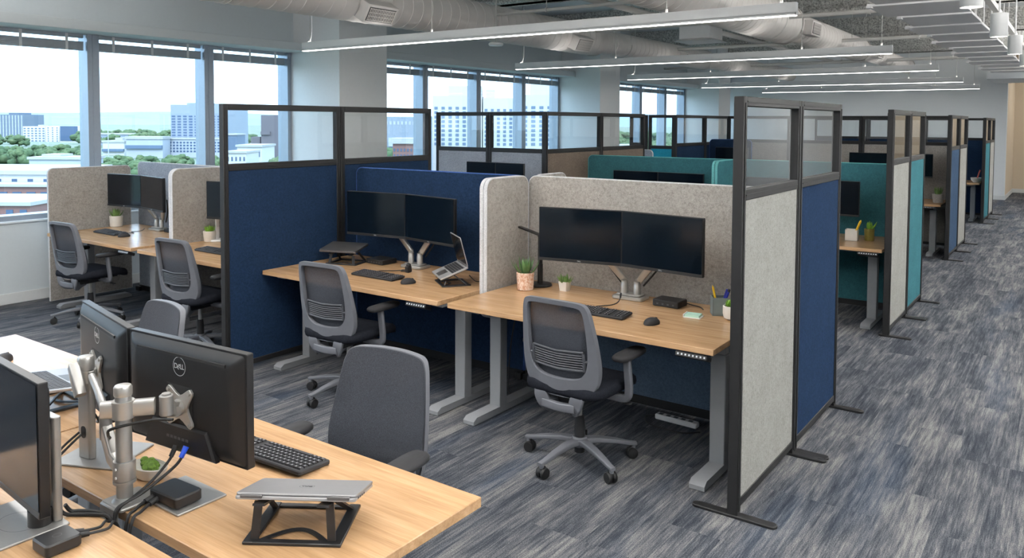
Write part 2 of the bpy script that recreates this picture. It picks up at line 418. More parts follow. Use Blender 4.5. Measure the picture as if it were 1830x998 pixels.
b = B(); b.box(-9.1, 3.2, -4.4, -4.2, 0, ZC); struct('wall_back', b, 'white_paint')
b = B(); b.box(-1.46, 3.0, 25.585, 25.6, 0, .11, .003); struct('baseboard_corridor', b, 'baseboard_paint')
b = B(); b.box(-1.46, -1.445, YF, 25.58, 0, .11, .003); struct('baseboard_corridor_side', b, 'baseboard_paint')
b = B(); b.box(WX, WX + .016, -4.2, 7.14, 0, .11, .004); struct('baseboard_left', b, 'baseboard_paint')
b = B(); b.box(CX, -1.46, YF - .016, YF, 0, .11, .004); struct('baseboard_far', b, 'baseboard_paint')
cols = [(.27, 1.13), (7.14, 8.01), (14.04, 14.88), (20.49, 21.33)]
for i, (a, c) in enumerate(cols):
    b = B(); b.box(-9.06, CX, a, c, 0, ZC); struct('column_%d' % (i + 1), b, 'white_paint', 'white square column between window bays')
    b = B(); b.box(-8.7, CX + .014, a - .014, c + .014, 0, .11, .004); struct('baseboard_column_%d' % (i + 1), b, 'baseboard_paint')
# windows: one per bay
bays = [(-4.2, .27, [-2.7, -1.2]), (1.13, 7.14, [1.6, 3.03, 4.45, 5.87]), (8.01, 14.04, [9.87, 11.3, 12.72]), (14.88, 20.49, [16.45, 17.78, 19.2]), (21.33, YF, [22.1])]
GX = WX - .20
blind_n = 0
for i, (a, c, ms) in enumerate(bays):
    win = bpy.data.objects.new('window_%d' % (i + 1), None); COL.objects.link(win); win['kind'] = 'structure'
    win['label'] = 'tall office window bay %d with grey metal mullions' % (i + 1); win['category'] = 'window'
    f = B(); edges = [a] + ms + [c]
    for m in ms:
        f.box(WX - .26, WX - .06, m - .05, m + .05, .835, 2.86); f.box(WX - .06, WX - .035, m - .065, m + .065, .835, 2.80); f.box(WX - .035, WX - .03, m - .012, m + .012, .835, 2.8)
    f.box(WX - .26, WX - .05, c - .06, c, .835, 2.86); f.box(WX - .26, WX - .05, a, a + .06, .835, 2.86)
    f.box(WX - .26, WX - .06, a, c, .835, .885); f.box(WX - .26, WX - .06, a, c, 2.80, 2.86)
    obj('window_frame', f, 'mullion_metal', win)
    for y0, y1 in zip(edges[:-1], edges[1:]):
        g = B(); g.box(GX - .006, GX, y0 + .04, y1 - .04, .87, 2.82); obj('pane', g, 'window_glass', win)
        if y1 < 3.2: continue
        blind_n += 1
        l0, l1 = y0 + .075, y1 - .075
        t = thing('window_blind', 'raised metal venetian blind, number %d along the windows, counting away from the photo\'s left edge' % blind_n, 'blind', (WX - .115, 0, 2.62), 0, 'raised venetian blinds')
        h = B(); h.box(-.025, .025, l0, l1, .135, .178, .004); obj('headrail', h, 'blind_metal', t)
        s_ = B()
        for k in range(11): s_.box(-.026, .026, l0, l1, .019 + k * .0072, .0245 + k * .0072)
        obj('slats', s_, 'blind_metal', t)
        r = B(); r.box(-.027, .027, l0, l1, 0, .018, .004); obj('bottom_rail', r, 'blind_metal', t)
        for q in ((.18, .82) if l1 - l0 < 1.1 else (.14, .5, .86)):
            y = l0 + (l1 - l0) * q; k = B(); k.box(.024, .031, y - .014, y + .014, -.004, .178); obj('tape', k, 'white_plastic', t)
# header boxes between the columns
for i, (a, c) in enumerate(((-4.2, .27), (1.13, 7.14), (8.01, 14.04), (14.88, 20.49), (21.33, YF))):
    b = B(); b.box(-8.93, -8.42, a, c, 2.795, 2.90, .004); struct('trim_%d' % (i + 1), b, 'header_paint', 'white header box running above the windows')
b = B(); b.box(-1.72, 3.0, 20.6, YF, 2.87, 3.14); struct('beam_soffit', b, 'white_paint', 'white soffit box at the corridor mouth')
# sprayed ceiling beams
for i, (y, zb) in enumerate(((5.3, 3.65), (9.9, 3.64), (13.6, 3.64), (17.2, 3.58), (21.2, 3.58))):
    b = B(); b.box(WX, 3.0, y - .09, y + .09, zb, ZC); b.box(WX, 3.0, y - .2, y + .2, zb, zb + .07, .02); struct('beam_%d' % (i + 1), b, 'fireproofing', 'ceiling beam sprayed with rough grey fireproofing')

# ------------------------------------------------------------------ ceiling services
def vent(parent, M, w=.5, h=.26, d=.14):
    b = B(); b.box(-w / 2, w / 2, -d, .16, -h / 2, h / 2, .006); c = obj('vent_collar', b, 'duct_paint', parent, M)
    b = B(); b.box(-w / 2 + .03, w / 2 - .03, -d - .006, -d + .002, -h / 2 + .03, h / 2 - .03); g = obj('grille', b, 'grille_dark', c)
    s_ = B(); n = int((w - .08) / .022)
    for k in range(n): x = -w / 2 + .04 + k * (w - .08) / (n - 1); s_.box(x - .003, x + .003, -d - .014, -d - .004, -h / 2 + .035, h / 2 - .035)
    m = int((h - .08) / .03)
    for k in range(m): z = -h / 2 + .045 + k * (h - .09) / max(1, m - 1); s_.box(-w / 2 + .035, w / 2 - .035, -d - .012, -d - .004, z - .003, z + .003)
    obj('grille_slats', s_, 'duct_paint', c)
def duct(name, label, x, z, runs, vents, hangers):
    t = thing(name, label, 'duct', (x, 0, z))
    for y0, y1, r in runs:
        prof = []; n = max(2, int((y1 - y0) / .17)); st = (y1 - y0) / n
        for k in range(n):
            y = y0 + k * st
            prof += [(r + .0045, y), (r + .0045, y + .010), (r, y + .016), (r, y + st - .006)]
        prof += [(r + .012, y1 - .05), (r + .012, y1), (r * .6, y1)]
        q = B(); q.lathe(prof, 40, RX(-PI / 2)); obj('duct_run', q, 'duct_paint', t, sharp=30)
    for y, side, zz in vents:
        r = max(rr for a, c, rr in runs if a <= y <= c)
        M = T(0, y, 0) @ RY(zz) @ T(r - .02, 0, 0) @ RZ(PI / 2)
        vent(t, M, .46, .22)
    for y in hangers:
        r = max(rr for a, c, rr in runs if a <= y <= c)
        h = B()
        for sx in (-1, 1): h.cyl((sx * r * .9, y, 0), (sx * r * .9, y, ZC - z), .006, seg=6)
        h.tube([(r * 1.01 * math.cos(a), y, r * 1.01 * math.sin(a)) for a in [PI * (1 + k / 12) for k in range(13)]], .008, 6)
        obj('hanger', h, 'pipe_paint', t)
    return t
duct('round_duct', 'large white spiral duct running along the window side', -6.62, 3.22, [(-2, 11.6, .245), (11.6, 16.4, .20), (16.4, 22.6, .17)], [(6.35, 1, .55), (10.75, 1, .45), (14.9, 1, .3)], (4.6, 8.6, 12.6, 17.5))
duct('round_duct', 'white spiral duct over the middle of the cubicles with stepped ends', -3.62, 3.33, [(2, 12.0, .29), (12.0, 16.9, .225), (16.9, 22.4, .17)], [(12.5, 1, .12), (17.6, 1, .1)], (6.6, 11.2, 15.4, 19.6))
# square diffuser box and smoke detector, small services
t = thing('air_terminal', 'square white air terminal box hanging between the ducts', 'vent', (-4.95, 12.1, 3.18))
b = B(); b.box(-.26, .26, -.26, .26, 0, .26, .01); obj('body', b, 'panel_white', t)
b = B(); b.raw([(-.33, -.33, -.03), (.33, -.33, -.03), (.33, .33, -.03), (-.33, .33, -.03), (-.26, -.26, 0), (.26, -.26, 0), (.26, .26, 0), (-.26, .26, 0)], [(0, 1, 2, 3), (4, 5, 1, 0), (5, 6, 2, 1), (6, 7, 3, 2), (7, 4, 0, 3)]); obj('diffuser', b, 'panel_white', t)
b = B(); [b.cyl((sx * .2, sy * .2, .26), (sx * .2, sy * .2, ZC - 3.18), .006, seg=6) for sx in (-1, 1) for sy in (-1, 1)]; obj('hanger', b, 'pipe_paint', t)
t = thing('smoke_detector', 'round white smoke detector hanging under the window side duct', 'smoke detector', (-6.22, 8.35, 2.855))
b = B(); b.lathe([(.085, 0), (.095, .012), (.095, .03), (.07, .045), (.02, .05)], 28); obj('body', b, 'white_plastic', t)
b = B(); b.cyl((0, 0, .045), (0, 0, ZC - 2.855), .008, seg=8); obj('stem', b, 'pipe_paint', t)
def pipe(label, pts, r, hang=()):
    t = thing('ceiling_pipe', label, 'pipe', pts[0]); o = Vector(pts[0])
    q = B(); q.tube([Vector(p) - o for p in pts], r, 10); obj('pipe_run', q, 'pipe_paint', t)
    q = B()
    for (x, y, z) in hang: q.cyl(Vector((x, y, z)) - o, Vector((x, y, ZC)) - o, .005, seg=6); q.cyl(Vector((x - .012, y, z)) - o, Vector((x + .012, y, z)) - o, r + .012, seg=10)
    if hang: obj('hanger', q, 'pipe_paint', t)
pipe('thick painted pipe running forward above the first light, left of the middle duct', [(-5.35, 2, 3.5), (-5.35, 22, 3.5)], .045, [(-5.35, y, 3.5) for y in (7.5, 10.5, 14)])
pipe('slim pipe crossing the ceiling in front of the first sprayed beam', [(-8.7, 8.6, 3.3), (-1.9, 8.6, 3.3)], .022, [(x, 8.6, 3.3) for x in (-7.6, -5.6, -2.6)])
pipe('pipe crossing the ceiling beyond the second linear light', [(-8.7, 11.3, 3.34), (-1.7, 11.3, 3.34)], .03, [(x, 11.3, 3.34) for x in (-5.8, -2.3)])
pipe('pipe crossing the ceiling beside the third linear light', [(-8.7, 14.6, 3.3), (-1.8, 14.6, 3.3)], .03, [(x, 14.6, 3.3) for x in (-4.4, -2.2)])
pipe('pipe crossing the ceiling near the last sprayed beam', [(-8.7, 18.9, 3.25), (-1.7, 18.9, 3.25)], .035, [(x, 18.9, 3.25) for x in (-4.4, -2.2)])
pipe('thin conduit running forward between the ducts', [(-4.55, 6, 3.42), (-4.55, 21, 3.42)], .014, [(-4.55, y, 3.42) for y in (8.3, 12, 16)])
# stepped run of white ceiling panels above the aisle
for k in range(15):
    y = 5.2 + k * 1.04; x0 = -1.72 + (.0 if k % 2 else .09)
    b = B(); M = T(0, y, 2.99) @ RX(math.radians(.7))
    b.box(x0, -.93, 0, .985, 0, .03, .004, M); b.box(x0, x0 + .05, -.02, .06, -.012, .012, 0, M)
    b.cyl((x0 + .1, y + .5, 3.05), (x0 + .1, y + .5, ZC), .006, seg=6); b.cyl((-1.05, y + .5, 3.05), (-1.05, y + .5, ZC), .006, seg=6)
    tag(obj('ceiling_panel', b, 'panel_white'), 'white tilted ceiling panel in the stepped run above the aisle', 'ceiling panel', 'stepped ceiling panels above the aisle')
for k in range(4):
    b = B(); b.box(-.86 + k * .42, -.80 + k * .42, 4, 20.5, 3.16, 3.22)
    tag(obj('ceiling_strut', b, 'pipe_paint'), 'long painted steel strut above the hanging downlights', 'strut', 'struts above the downlights')
for i, y in enumerate((7.0, 9.5, 11.95, 14.4, 16.9)):
    t = thing('pendant_downlight', 'white cylinder pendant downlight over the aisle, %s from the camera' % ('nearest', 'second', 'third', 'fourth', 'farthest')[i], 'downlight', (-.70, y, 2.75), 0, 'cylinder pendants over the aisle')
    q = B(); q.lathe([(.070, .02), (.079, 0), (.080, .004), (.080, .235), (.074, .24), (.01, .245)], 28, cap=False); obj('housing', q, 'white_plastic', t)
    q = B(); q.lathe([(.069, .008), (.069, .012)], 28); obj('lens', q, 'lamp_disc', t)
    q = B(); q.cyl((0, 0, .24), (0, 0, ZC - 2.75), .009, seg=8); obj('stem', q, 'white_plastic', t)
for i, (y, xl, xr) in enumerate(((6.33, -7.58, -1.81), (10.38, -7.33, -1.845), (14.04, -7.23, -1.82), (18.1, -7.36, -1.91), (21.75, -7.1, -1.95))):
    t = thing('linear_light', 'long white suspended linear light, %s of the five rows' % ('nearest', 'second', 'third', 'fourth', 'farthest')[i], 'linear light', ((xl + xr) / 2, y, 2.70), 0, 'suspended linear lights')
    L = (xr - xl) / 2
    q = B(); q.box(-L, L, -.03, .03, .012, .10, .003); q.box(-L, L, -.03, -.026, 0, .02); q.box(-L, L, .026, .03, 0, .02); q.box(-L, -L + .006, -.03, .03, 0, .02); q.box(L - .006, L, -.03, .03, 0, .02); q.box(-1.2, -1.197, -.0304, .0304, 0, .1004); obj('housing', q, 'white_plastic', t)
    q = B(); q.box(-L + .007, L - .007, -.0255, .0255, -.004, .012); obj('diffuser', q, 'lamp_strip', t)
    q = B(); q.box(-L + .03, L - .03, -.022, .022, .0985, .1003); obj('fill_strip', q, 'fill_strip', t)  # added glowing strip, out of sight on the housing top, lifts the ceiling
    for x in (-L + .12, -5.55 - (xl + xr) / 2, -2.9 - (xl + xr) / 2, L - .12):
        q = B(); q.cyl((x, 0, .1), (x, 0, ZC - 2.70), .003, seg=6); q.cyl((x, 0, .1), (x, 0, .13), .011, seg=8); obj('suspension_cable', q, 'pipe_paint', t)
    q = B(); q.tube([(-L + .08, 0, .1), (-L + .14, 0, .16), (-L + .15, 0, .4), (-L + .15, 0, ZC - 2.7)], .006, 6, 5); obj('power_cord', q, 'white_plastic', t)
# ------------------------------------------------------------------ partitions and screens
PH = 1.985
def partition(label, x, y, w, rz, fab, group, feet=((0, 0, 0), (1, 0, 0)), low=1.50, h=PH, cat='partition'):
    """Framed cubicle panel: local x runs along the panel from its start post, thickness is local y."""
    t = thing('cubicle_panel', label, cat, (x, y, 0), rz, group)
    f = B(); hw = .025
    for x0 in (0, w - .042):
        f.box(x0, x0 + .042, -hw, hw, .012, h, .003); f.box(x0 + .012, x0 + .03, -hw - .004, hw + .004, .03, h - .03)
    f.box(.042, w - .042, -hw, hw, h - .046, h, .003); f.box(.042, w - .042, -hw - .003, hw + .003, h - .026, h - .020)
    f.box(.042, w - .042, -hw, hw, low, low + .05, .003); f.box(.042, w - .042, -hw - .003, hw + .003, low + .021, low + .028)
    f.box(.042, w - .042, -hw, hw, .045, .085, .003)
    obj('frame', f, 'dark_frame', t)
    p = B(); p.box(.040, w - .040, -.020, .020, .08, low + .005, .003); obj('fabric_panel', p, fab, t)
    g = B(); g.box(.040, w - .040, -.003, .003, low + .045, h - .044); obj('glass_pane', g, 'glass', t)
    for e, l0, l1 in feet:
        xx = .021 if e == 0 else w - .021
        l0, l1 = (l0 or .205), (l1 or .205)
        q = B(); q.prism(rrect(xx - .026, xx + .026, -l0, l1, .025), 0, .014, None, .003); obj('foot', q, 'dark_frame', t)
    return t
H2 = PI / 2; FEET = ((0, 0, .06), (1, 0, .06))
# aisle side, four pods (local x -> +Y)
partition('tall stone grey cubicle panel nearest the camera at the aisle', -1.280, 3.595, .92, H2, 'fabric_stone', 'aisle cubicle panels', ((0, 0, 0), (1, 0, .06)))
partition('tall navy cubicle panel behind the stone grey one nearest the camera', -1.280, 4.52, .92, H2, 'fabric_navy', 'aisle cubicle panels', FEET)
partition('stone grey aisle panel beside the desk with the white pencil box', -1.33, 7.50, .87, H2, 'fabric_stone', 'aisle cubicle panels', FEET)
partition('teal aisle panel of the second pod', -1.33, 8.375, .87, H2, 'fabric_teal', 'aisle cubicle panels', FEET)
partition('dusty blue aisle panel opening the third pod', -1.435, 12.25, .95, H2, 'fabric_blue', 'aisle cubicle panels', FEET)
partition('stone grey aisle panel of the third pod', -1.435, 13.205, .95, H2, 'fabric_stone', 'aisle cubicle panels', FEET)
partition('teal aisle panel opening the last pod', -1.445, 17.2, .95, H2, 'fabric_teal', 'aisle cubicle panels', FEET)
partition('stone grey aisle panel of the last pod, farthest down the aisle', -1.445, 18.155, .95, H2, 'fabric_stone', 'aisle cubicle panels', FEET)
# inner spine panels (local x -> +Y)
partition('tall navy cubicle panel left of the desk with two laptops', -5.005, 3.43, 1.11, H2, 'fabric_navy', 'inner cubicle panels')
partition('navy cubicle panel behind the one beside the desk with two laptops', -5.005, 4.545, 1.13, H2, 'fabric_navy', 'inner cubicle panels')
partition('brown cubicle panel with a glass top, left of the low teal screen', -5.005, 7.66, 1.30, H2, 'fabric_brown', 'inner cubicle panels')
partition('brown cubicle panel with a glass top behind the low teal screen', -5.005, 8.965, 1.24, H2, 'fabric_brown', 'inner cubicle panels')
partition('navy cubicle panel of the third pod, left of the low navy screen', -5.005, 11.27, 1.17, H2, 'fabric_navy', 'inner cubicle panels')
partition('navy cubicle panel of the third pod, behind the low navy screen', -5.005, 12.445, 1.12, H2, 'fabric_navy', 'inner cubicle panels')
# cross panels
partition('blue grey cubicle panel with a glass top, nearer the windows', -6.70, 7.745, .84, 0, 'felt_blue_grey', 'cross panels behind the window desks', feet=((0, .1, .1),))
partition('blue grey cubicle panel with a glass top, meeting the brown panels', -5.855, 7.745, .815, 0, 'felt_blue_grey', 'cross panels behind the window desks', feet=((0, .1, .1),))
partition('narrow blue cubicle panel seen through the glass of the brown panel', -5.80, 11.36, .30, 0, 'fabric_blue', 'third pod cross panels', feet=((0, .1, .1),))
partition('bright teal cubicle panel with a glass top near the windows', -5.475, 11.36, .435, 0, 'fabric_teal_window_lit', 'third pod cross panels', low=1.46, feet=((0, .1, .1),))
for x0, x1, lab in ((-4.96, -3.90, 'behind the low navy screen'), (-3.895, -2.79, 'seen through the nearest aisle glass'), (-2.785, -1.475, 'above the black monitor')):
    partition('grey glass topped back panel of the third pod, ' + lab, x0, 13.40, x1 - x0, 0, 'felt_grey', 'back panels of the third pod', feet=(), low=1.54)
for x0, x1, lab in ((-4.8, -3.7, 'leftmost of three'), (-3.695, -2.6, 'middle of three'), (-2.595, -1.475, 'behind the desk with the small bowl')):
    partition('navy glass topped back panel of the last pod, ' + lab, x0, 18.36, x1 - x0, 0, 'fabric_navy', 'back panels of the last pod', feet=(), low=1.54)

def felt_screen(label, x, y, w, rz, z0, z1, fab, trim, group=None, layers=(0,), th=.028, r=.06, rail=False, posts=(), under=None):
    """Low felt screen: local x along it, faces local -y; one or two layers."""
    t = thing('felt_screen', label, 'desk screen', (x, y, 0), rz, group)
    for k in layers:
        p = B(); poly = rrect(.004, w - .004, z0 + .004, z1 - .004, r, 6, (z0 > .2, z0 > .2, 1, 1))
        p.prism(poly, -th / 2 + .001, th / 2 - .001, T(0, k, 0) @ UPRIGHT); obj('felt_panel', p, fab, t)
        e = B(); pts = [(a, 0, c) for a, c in rrect(.003, w - .003, z0 + .003, z1 - .003, r, 6, (z0 > .2, z0 > .2, 1, 1))]
        sec = rrect(-.0045, .0045, -th / 2, th / 2, .004, 2)
        n = len(pts); vs = []; fs = []; m = len(sec)
        cxm, czm = w / 2, (z0 + z1) / 2
        for i in range(n):
            a, c = Vector(pts[i - 1]), Vector(pts[(i + 1) % n]); d = (c - a).normalized(); nn = Vector((d.z, 0, -d.x))
            for sx, sy in sec: vs.append(tuple(Vector(pts[i]) + nn * sx + Vector((0, sy + k, 0))))
        for i in range(n):
            for j in range(m): fs.append((i * m + j, i * m + (j + 1) % m, ((i + 1) % n) * m + (j + 1) % m, ((i + 1) % n) * m + j))
        e.raw(vs, fs); obj('edge_binding', e, trim, t)
    if rail:
        q = B(); q.box(0, w, -.02, .02, max(0, z0 - .045), z0 + .012, .003); q.box(-.02, .05, -.05, .05, 0, .05, .004); q.box(w - .05, w + .0, -.05, .05, 0, .05, .004); obj('bottom_rail', q, 'dark_frame', t)
    if under:
        q = B(); q.box(.01, w - .01, -th / 2 - .004, -th / 2 + .002, z0 + .012, .715, .002); obj('lower_panel', q, under, t, label='blue grey lower panel')
    for px in posts:
        q = B(); q.box(px - .006, px + .006, -.016, .016, .02, z1 - .06, .002); obj('post', q, 'dark_frame', t)
    return t
felt_screen('long low navy felt screen behind the desk with two laptops', -4.955, 4.70, 1.725, 0, .05, 1.478, 'fabric_navy', 'trim_navy', rail=True)
felt_screen('long low grey felt screen behind the desk with the black lamp', -3.195, 4.70, 1.885, 0, .06, 1.482, 'felt_grey', 'trim_light', rail=True, posts=(-.011,), under='under_felt')
felt_screen('double layered grey felt divider between the two front desks', -3.222, 4.17, .49, H2, .545, 1.485, 'felt_grey', 'trim_light', layers=(-.032, .0), th=.029, r=.07)
felt_screen('grey felt divider rising behind the navy and grey screens', -3.19, 4.76, .42, H2, .02, 1.482, 'felt_grey', 'trim_light', r=.07)
felt_screen('low teal felt screen behind two dark monitors, mid room', -4.95, 8.58, 1.86, 0, .05, 1.462, 'fabric_teal', 'trim_teal', rail=True)
felt_screen('low teal felt screen behind the desk with the white pencil box', -3.06, 8.58, 1.68, 0, .06, 1.465, 'fabric_teal', 'trim_teal', rail=True)
felt_screen('double layered teal felt divider between desks of the second pod', -3.09, 7.93, .62, H2, .55, 1.468, 'fabric_teal', 'trim_teal', layers=(-.032, .0), th=.029, r=.07)
felt_screen('grey felt side screen of the window desk, reaching the floor', -8.47, 3.80, .86, H2, .02, 1.375, 'felt_grey', 'trim_light', r=.05)
felt_screen('blue grey felt screen behind the window desk with the succulent', -8.36, 4.70, 1.64, 0, .05, 1.415, 'felt_blue_grey', 'trim_light', rail=True)
felt_screen('grey felt divider between the two window side desks', -6.685, 4.04, .62, H2, .05, 1.425, 'felt_grey', 'trim_light', layers=(-.032, .0), th=.029, r=.07)
felt_screen('blue grey felt screen behind the desk with the white lamp', -6.62, 4.70, 1.56, 0, .05, 1.415, 'felt_blue_grey', 'trim_light', rail=True)
felt_screen('low navy felt screen in the third pod', -4.955, 12.56, .70, 0, .05, 1.60, 'fabric_navy', 'trim_navy', rail=True)
felt_screen('pale grey felt screen in front of the bright teal panel', -6.0, 10.6, .96, 0, .05, 1.47, 'felt_blue_grey', 'trim_light', rail=True)

# ------------------------------------------------------------------ desks
DZ = .74
def desk(label, x, y, w, d, group, legs=(.16, .10), ctrl=None, turn=False, foot=(.02, .745), top='oak'):
    """Height adjustable desk; x, y is its front left corner, the sitter is at local -y."""
    t = thing('standing_desk', label, 'desk', (x, y, 0), 0, group)
    if turn: t.rotation_euler = (0, 0, PI); t.location = (x + w, y + d, 0)
    b = B(); b.box(0, w, 0, d, DZ - .032, DZ, .0025); obj('tabletop', b, top, t)
    for lx, s in ((legs[0], 1), (w - legs[1], -1)):
        b = B(); b.box(lx - .043, lx + .043, 0.29, .365, .035, .635, .005); l = obj('leg', b, 'leg_metal', t)
        b = B(); b.box(lx - .036, lx + .036, .299, .356, .62, DZ - .05, .003); obj('inner_tube', b, 'leg_metal', l)
        f0, f1 = foot; q = [(f0, 0), (f1, 0), (f1, .024), (f1 - .03, .042), (f0 + .03, .042), (f0, .022)]
        b = B(); b.prism(q, -.042, .042, Matrix(((0, 0, 1, lx), (1, 0, 0, 0), (0, 1, 0, .004), (0, 0, 0, 1)))); b.box(lx - .03, lx + .03, f0 + .03, f0 + .06, 0, .006); b.box(lx - .03, lx + .03, f1 - .06, f1 - .03, 0, .006)
        obj('foot', b, 'leg_metal', l)
        b = B(); b.box(lx - .045, lx + .045, .06, d - .06, DZ - .055, DZ - .032, .004); obj('side_bracket', b, 'leg_metal', l)
    b = B(); b.box(legs[0], w - legs[1], .30, .36, DZ - .085, DZ - .04, .004); obj('cross_beam', b, 'leg_metal', t)
    if ctrl is not None:
        b = B(); M = T(ctrl, -.004, DZ - .034) @ RX(-.35); b.box(-.085, .085, 0, .07, -.026, 0, .004, M); c = obj('control_panel', b, 'black_plastic', t)
        b = B()
        for k in range(8):
            b.box(-.072 + k * .02, -.064 + k * .02, -.001, .001, -.017, -.008, 0, M)
        obj('buttons', b, 'panel_print', c)
    return t
desk('oak topped standing desk with the black lamp and two potted succulents', -3.155, 3.74, 1.715, .925, 'front row desks', (.155, .085), 1.60)
desk('oak topped standing desk between the navy panels, holding two laptops', -4.965, 3.74, 1.73, .925, 'front row desks', (.14, .055), 1.55)
desk('oak desk by the window with a white potted succulent', -8.31, 3.715, 1.545, .93, 'window side desks', (.16, .16), 1.43)
desk('oak desk with the white lamp, half hidden by the tall navy panel', -6.635, 3.70, 1.57, .93, 'window side desks', (.16, .1), 1.4)
desk('oak desk in the second pod with the white pencil box', -3.02, 7.64, 1.62, .90, 'desks down the aisle', (.15, .13), 1.50)
desk('oak desk in the second pod behind the front grey screen', -4.90, 7.64, 1.76, .90, 'desks down the aisle')
desk('oak desk in the third pod with a plant in a stone pot', -3.10, 12.42, 1.56, .90, 'desks down the aisle', (.15, .13), 1.38)
desk('oak desk in the last pod with a small bowl', -3.10, 17.42, 1.58, .88, 'desks down the aisle', (.15, .13))
desk('oak desk behind the window side screens', -6.7, 6.72, 1.62, .90, 'desks down the aisle')
desk('oak desk in the third pod beside the low navy screen', -4.92, 11.6, 1.7, .88, 'desks down the aisle')
desk('oak desk in the foreground carrying the silver twin monitor arm', -2.945, 1.175, 1.522, .672, 'foreground desks', (.12, .12), None, True, (.02, .63))
desk('oak desk in the foreground at left, bright with window glare', -4.50, 1.175, 1.545, .672, 'foreground desks', (.12, .12), None, True, (.02, .63))
desk('oak desk in the bottom left corner, closest to the camera', -2.945, .42, 1.51, .70, 'foreground desks', (.12, .12), None, False, (.02, .66))
# ------------------------------------------------------------------ monitors and their arms
BACKTXT = Matrix(((-1, 0, 0, 0), (0, 0, 1, 0), (0, 1, 0, 0), (0, 0, 0, 1)))
def dell_letters(b, size, M):
    """The four letters of the round badge, the E tipped on its corner."""
    for ch, x, rot in (('D', -.72, 0), ('E', -.14, -.6), ('L', .36, 0), ('L', .80, 0)):
        me = text_mesh(ch, size); add_mesh(b, me, M @ T(x * size, (-.06 * size if ch == 'E' else 0) - .02 * size, 0) @ RZ(rot)); bpy.data.meshes.remove(me)
MON = {}
def monitor(label, x, y, z, rz, w=.555, h=.34, group=None, tilt=0, rear=False):
    """x, y, z is the centre of the screen; the screen faces local -y."""
    t = thing('monitor', label, 'monitor', (x, y, z), rz, group); key = (w, h)
    if tilt: t.rotation_euler = (tilt, 0, rz)
    if key not in MON:
        a, c = w / 2, h / 2
        s = B(); s.prism(rrect(-a, a, -c, c, .004, 3), -.016, .010, UPRIGHT, .0015)
        vs = []; secs = ((.0, .014), (.012, .021), (.03, .031), (.06, .036))
        for ins, yy in secs:
            q = rrect(-a + .004 + ins, a - .004 - ins, -c + .004 + ins * .8, c - .004 - ins * .8, .012, 4); vs += [(px, yy, pz) for px, pz in q]
        n = len(q); fs = [(k * n + i, k * n + (i + 1) % n, (k + 1) * n + (i + 1) % n, (k + 1) * n + i) for k in range(3) for i in range(n)] + [tuple(range(3 * n, 4 * n))]
        s.raw(vs, fs)
        s.prism([(-.17, -c + .004), (.17, -c + .004), (.13, -c + .09), (-.13, -c + .09)], -.046, -.02, UPRIGHT, .006)
        p = B(); p.box(-a + .006, a - .006, -.0125, -.0112, -c + .020, c - .006)
        k = B(); k.box(-a + .001, a - .001, -.0135, -.010, -c + .001, -c + .019, .001)
        lg = B(); me = text_mesh('DELL', .011, .0002); add_mesh(lg, me, T(0, -.0138, -c + .010) @ Matrix(((1, 0, 0, 0), (0, 0, -1, 0), (0, 1, 0, 0), (0, 0, 0, 1)))); bpy.data.meshes.remove(me)
        sl = B(); sl.box(-a + .07, a - .07, .0265, .0378, c - .046, c - .037); v = B(); v.box(-.062, .062, .0325, .0375, -.090, .040)
        po = B()
        for i in range(6): po.box(-.05 + i * .018, -.038 + i * .018, .044, .0472, -c + .045, -c + .053)
        bd = B(); N = 40
        ring = [(0.030 * math.cos(2 * PI * i / N), 0.030 * math.sin(2 * PI * i / N)) for i in range(N)]
        ri = [(px * .93, py * .93) for px, py in ring]
        bd.raw([(px, .0368, pz + .098) for px, pz in ring] + [(px, .0368, pz + .098) for px, pz in ri], [(i, (i + 1) % N, N + (i + 1) % N, N + i) for i in range(N)])
        dell_letters(bd, .0225, T(0, .0368, .098) @ BACKTXT)
        MON[key] = [n_.mesh(m_) for n_, m_ in ((s, 'housing'), (p, 'screen'), (k, 'chin'), (lg, 'chin_logo'), (sl, 'vent_slot'), (v, 'mount_recess'), (po, 'ports'), (bd, 'badge'))]
    M_ = MON[key]
    obj('housing', M_[0], 'monitor_back', t); obj('screen', M_[1], 'screen', t); ch = obj('chin', M_[2], 'black_plastic', t); obj('logo', M_[3], 'logo_silver', ch)
    if rear:
        obj('vent_slot', M_[4], 'rubber', t); obj('mount_recess', M_[5], 'rubber', t); obj('ports', M_[6], 'dull_mark', t); obj('badge', M_[7], 'logo_silver', t, label='silver ring badge reading DELL')
    return t
def pair(mx, my, z, al, ar, w, h, labels, group):
    """Two monitors meeting at (mx, my): al and ar turn the left and right one."""
    out = []
    for s_, a, lab in ((-1, al, labels[0]), (1, ar, labels[1])):
        a = math.radians(a); out.append(monitor(lab, mx + s_ * (w / 2 + .001) * math.cos(a), my + s_ * (w / 2 + .001) * math.sin(a), z, a, w, h, group))
    return out
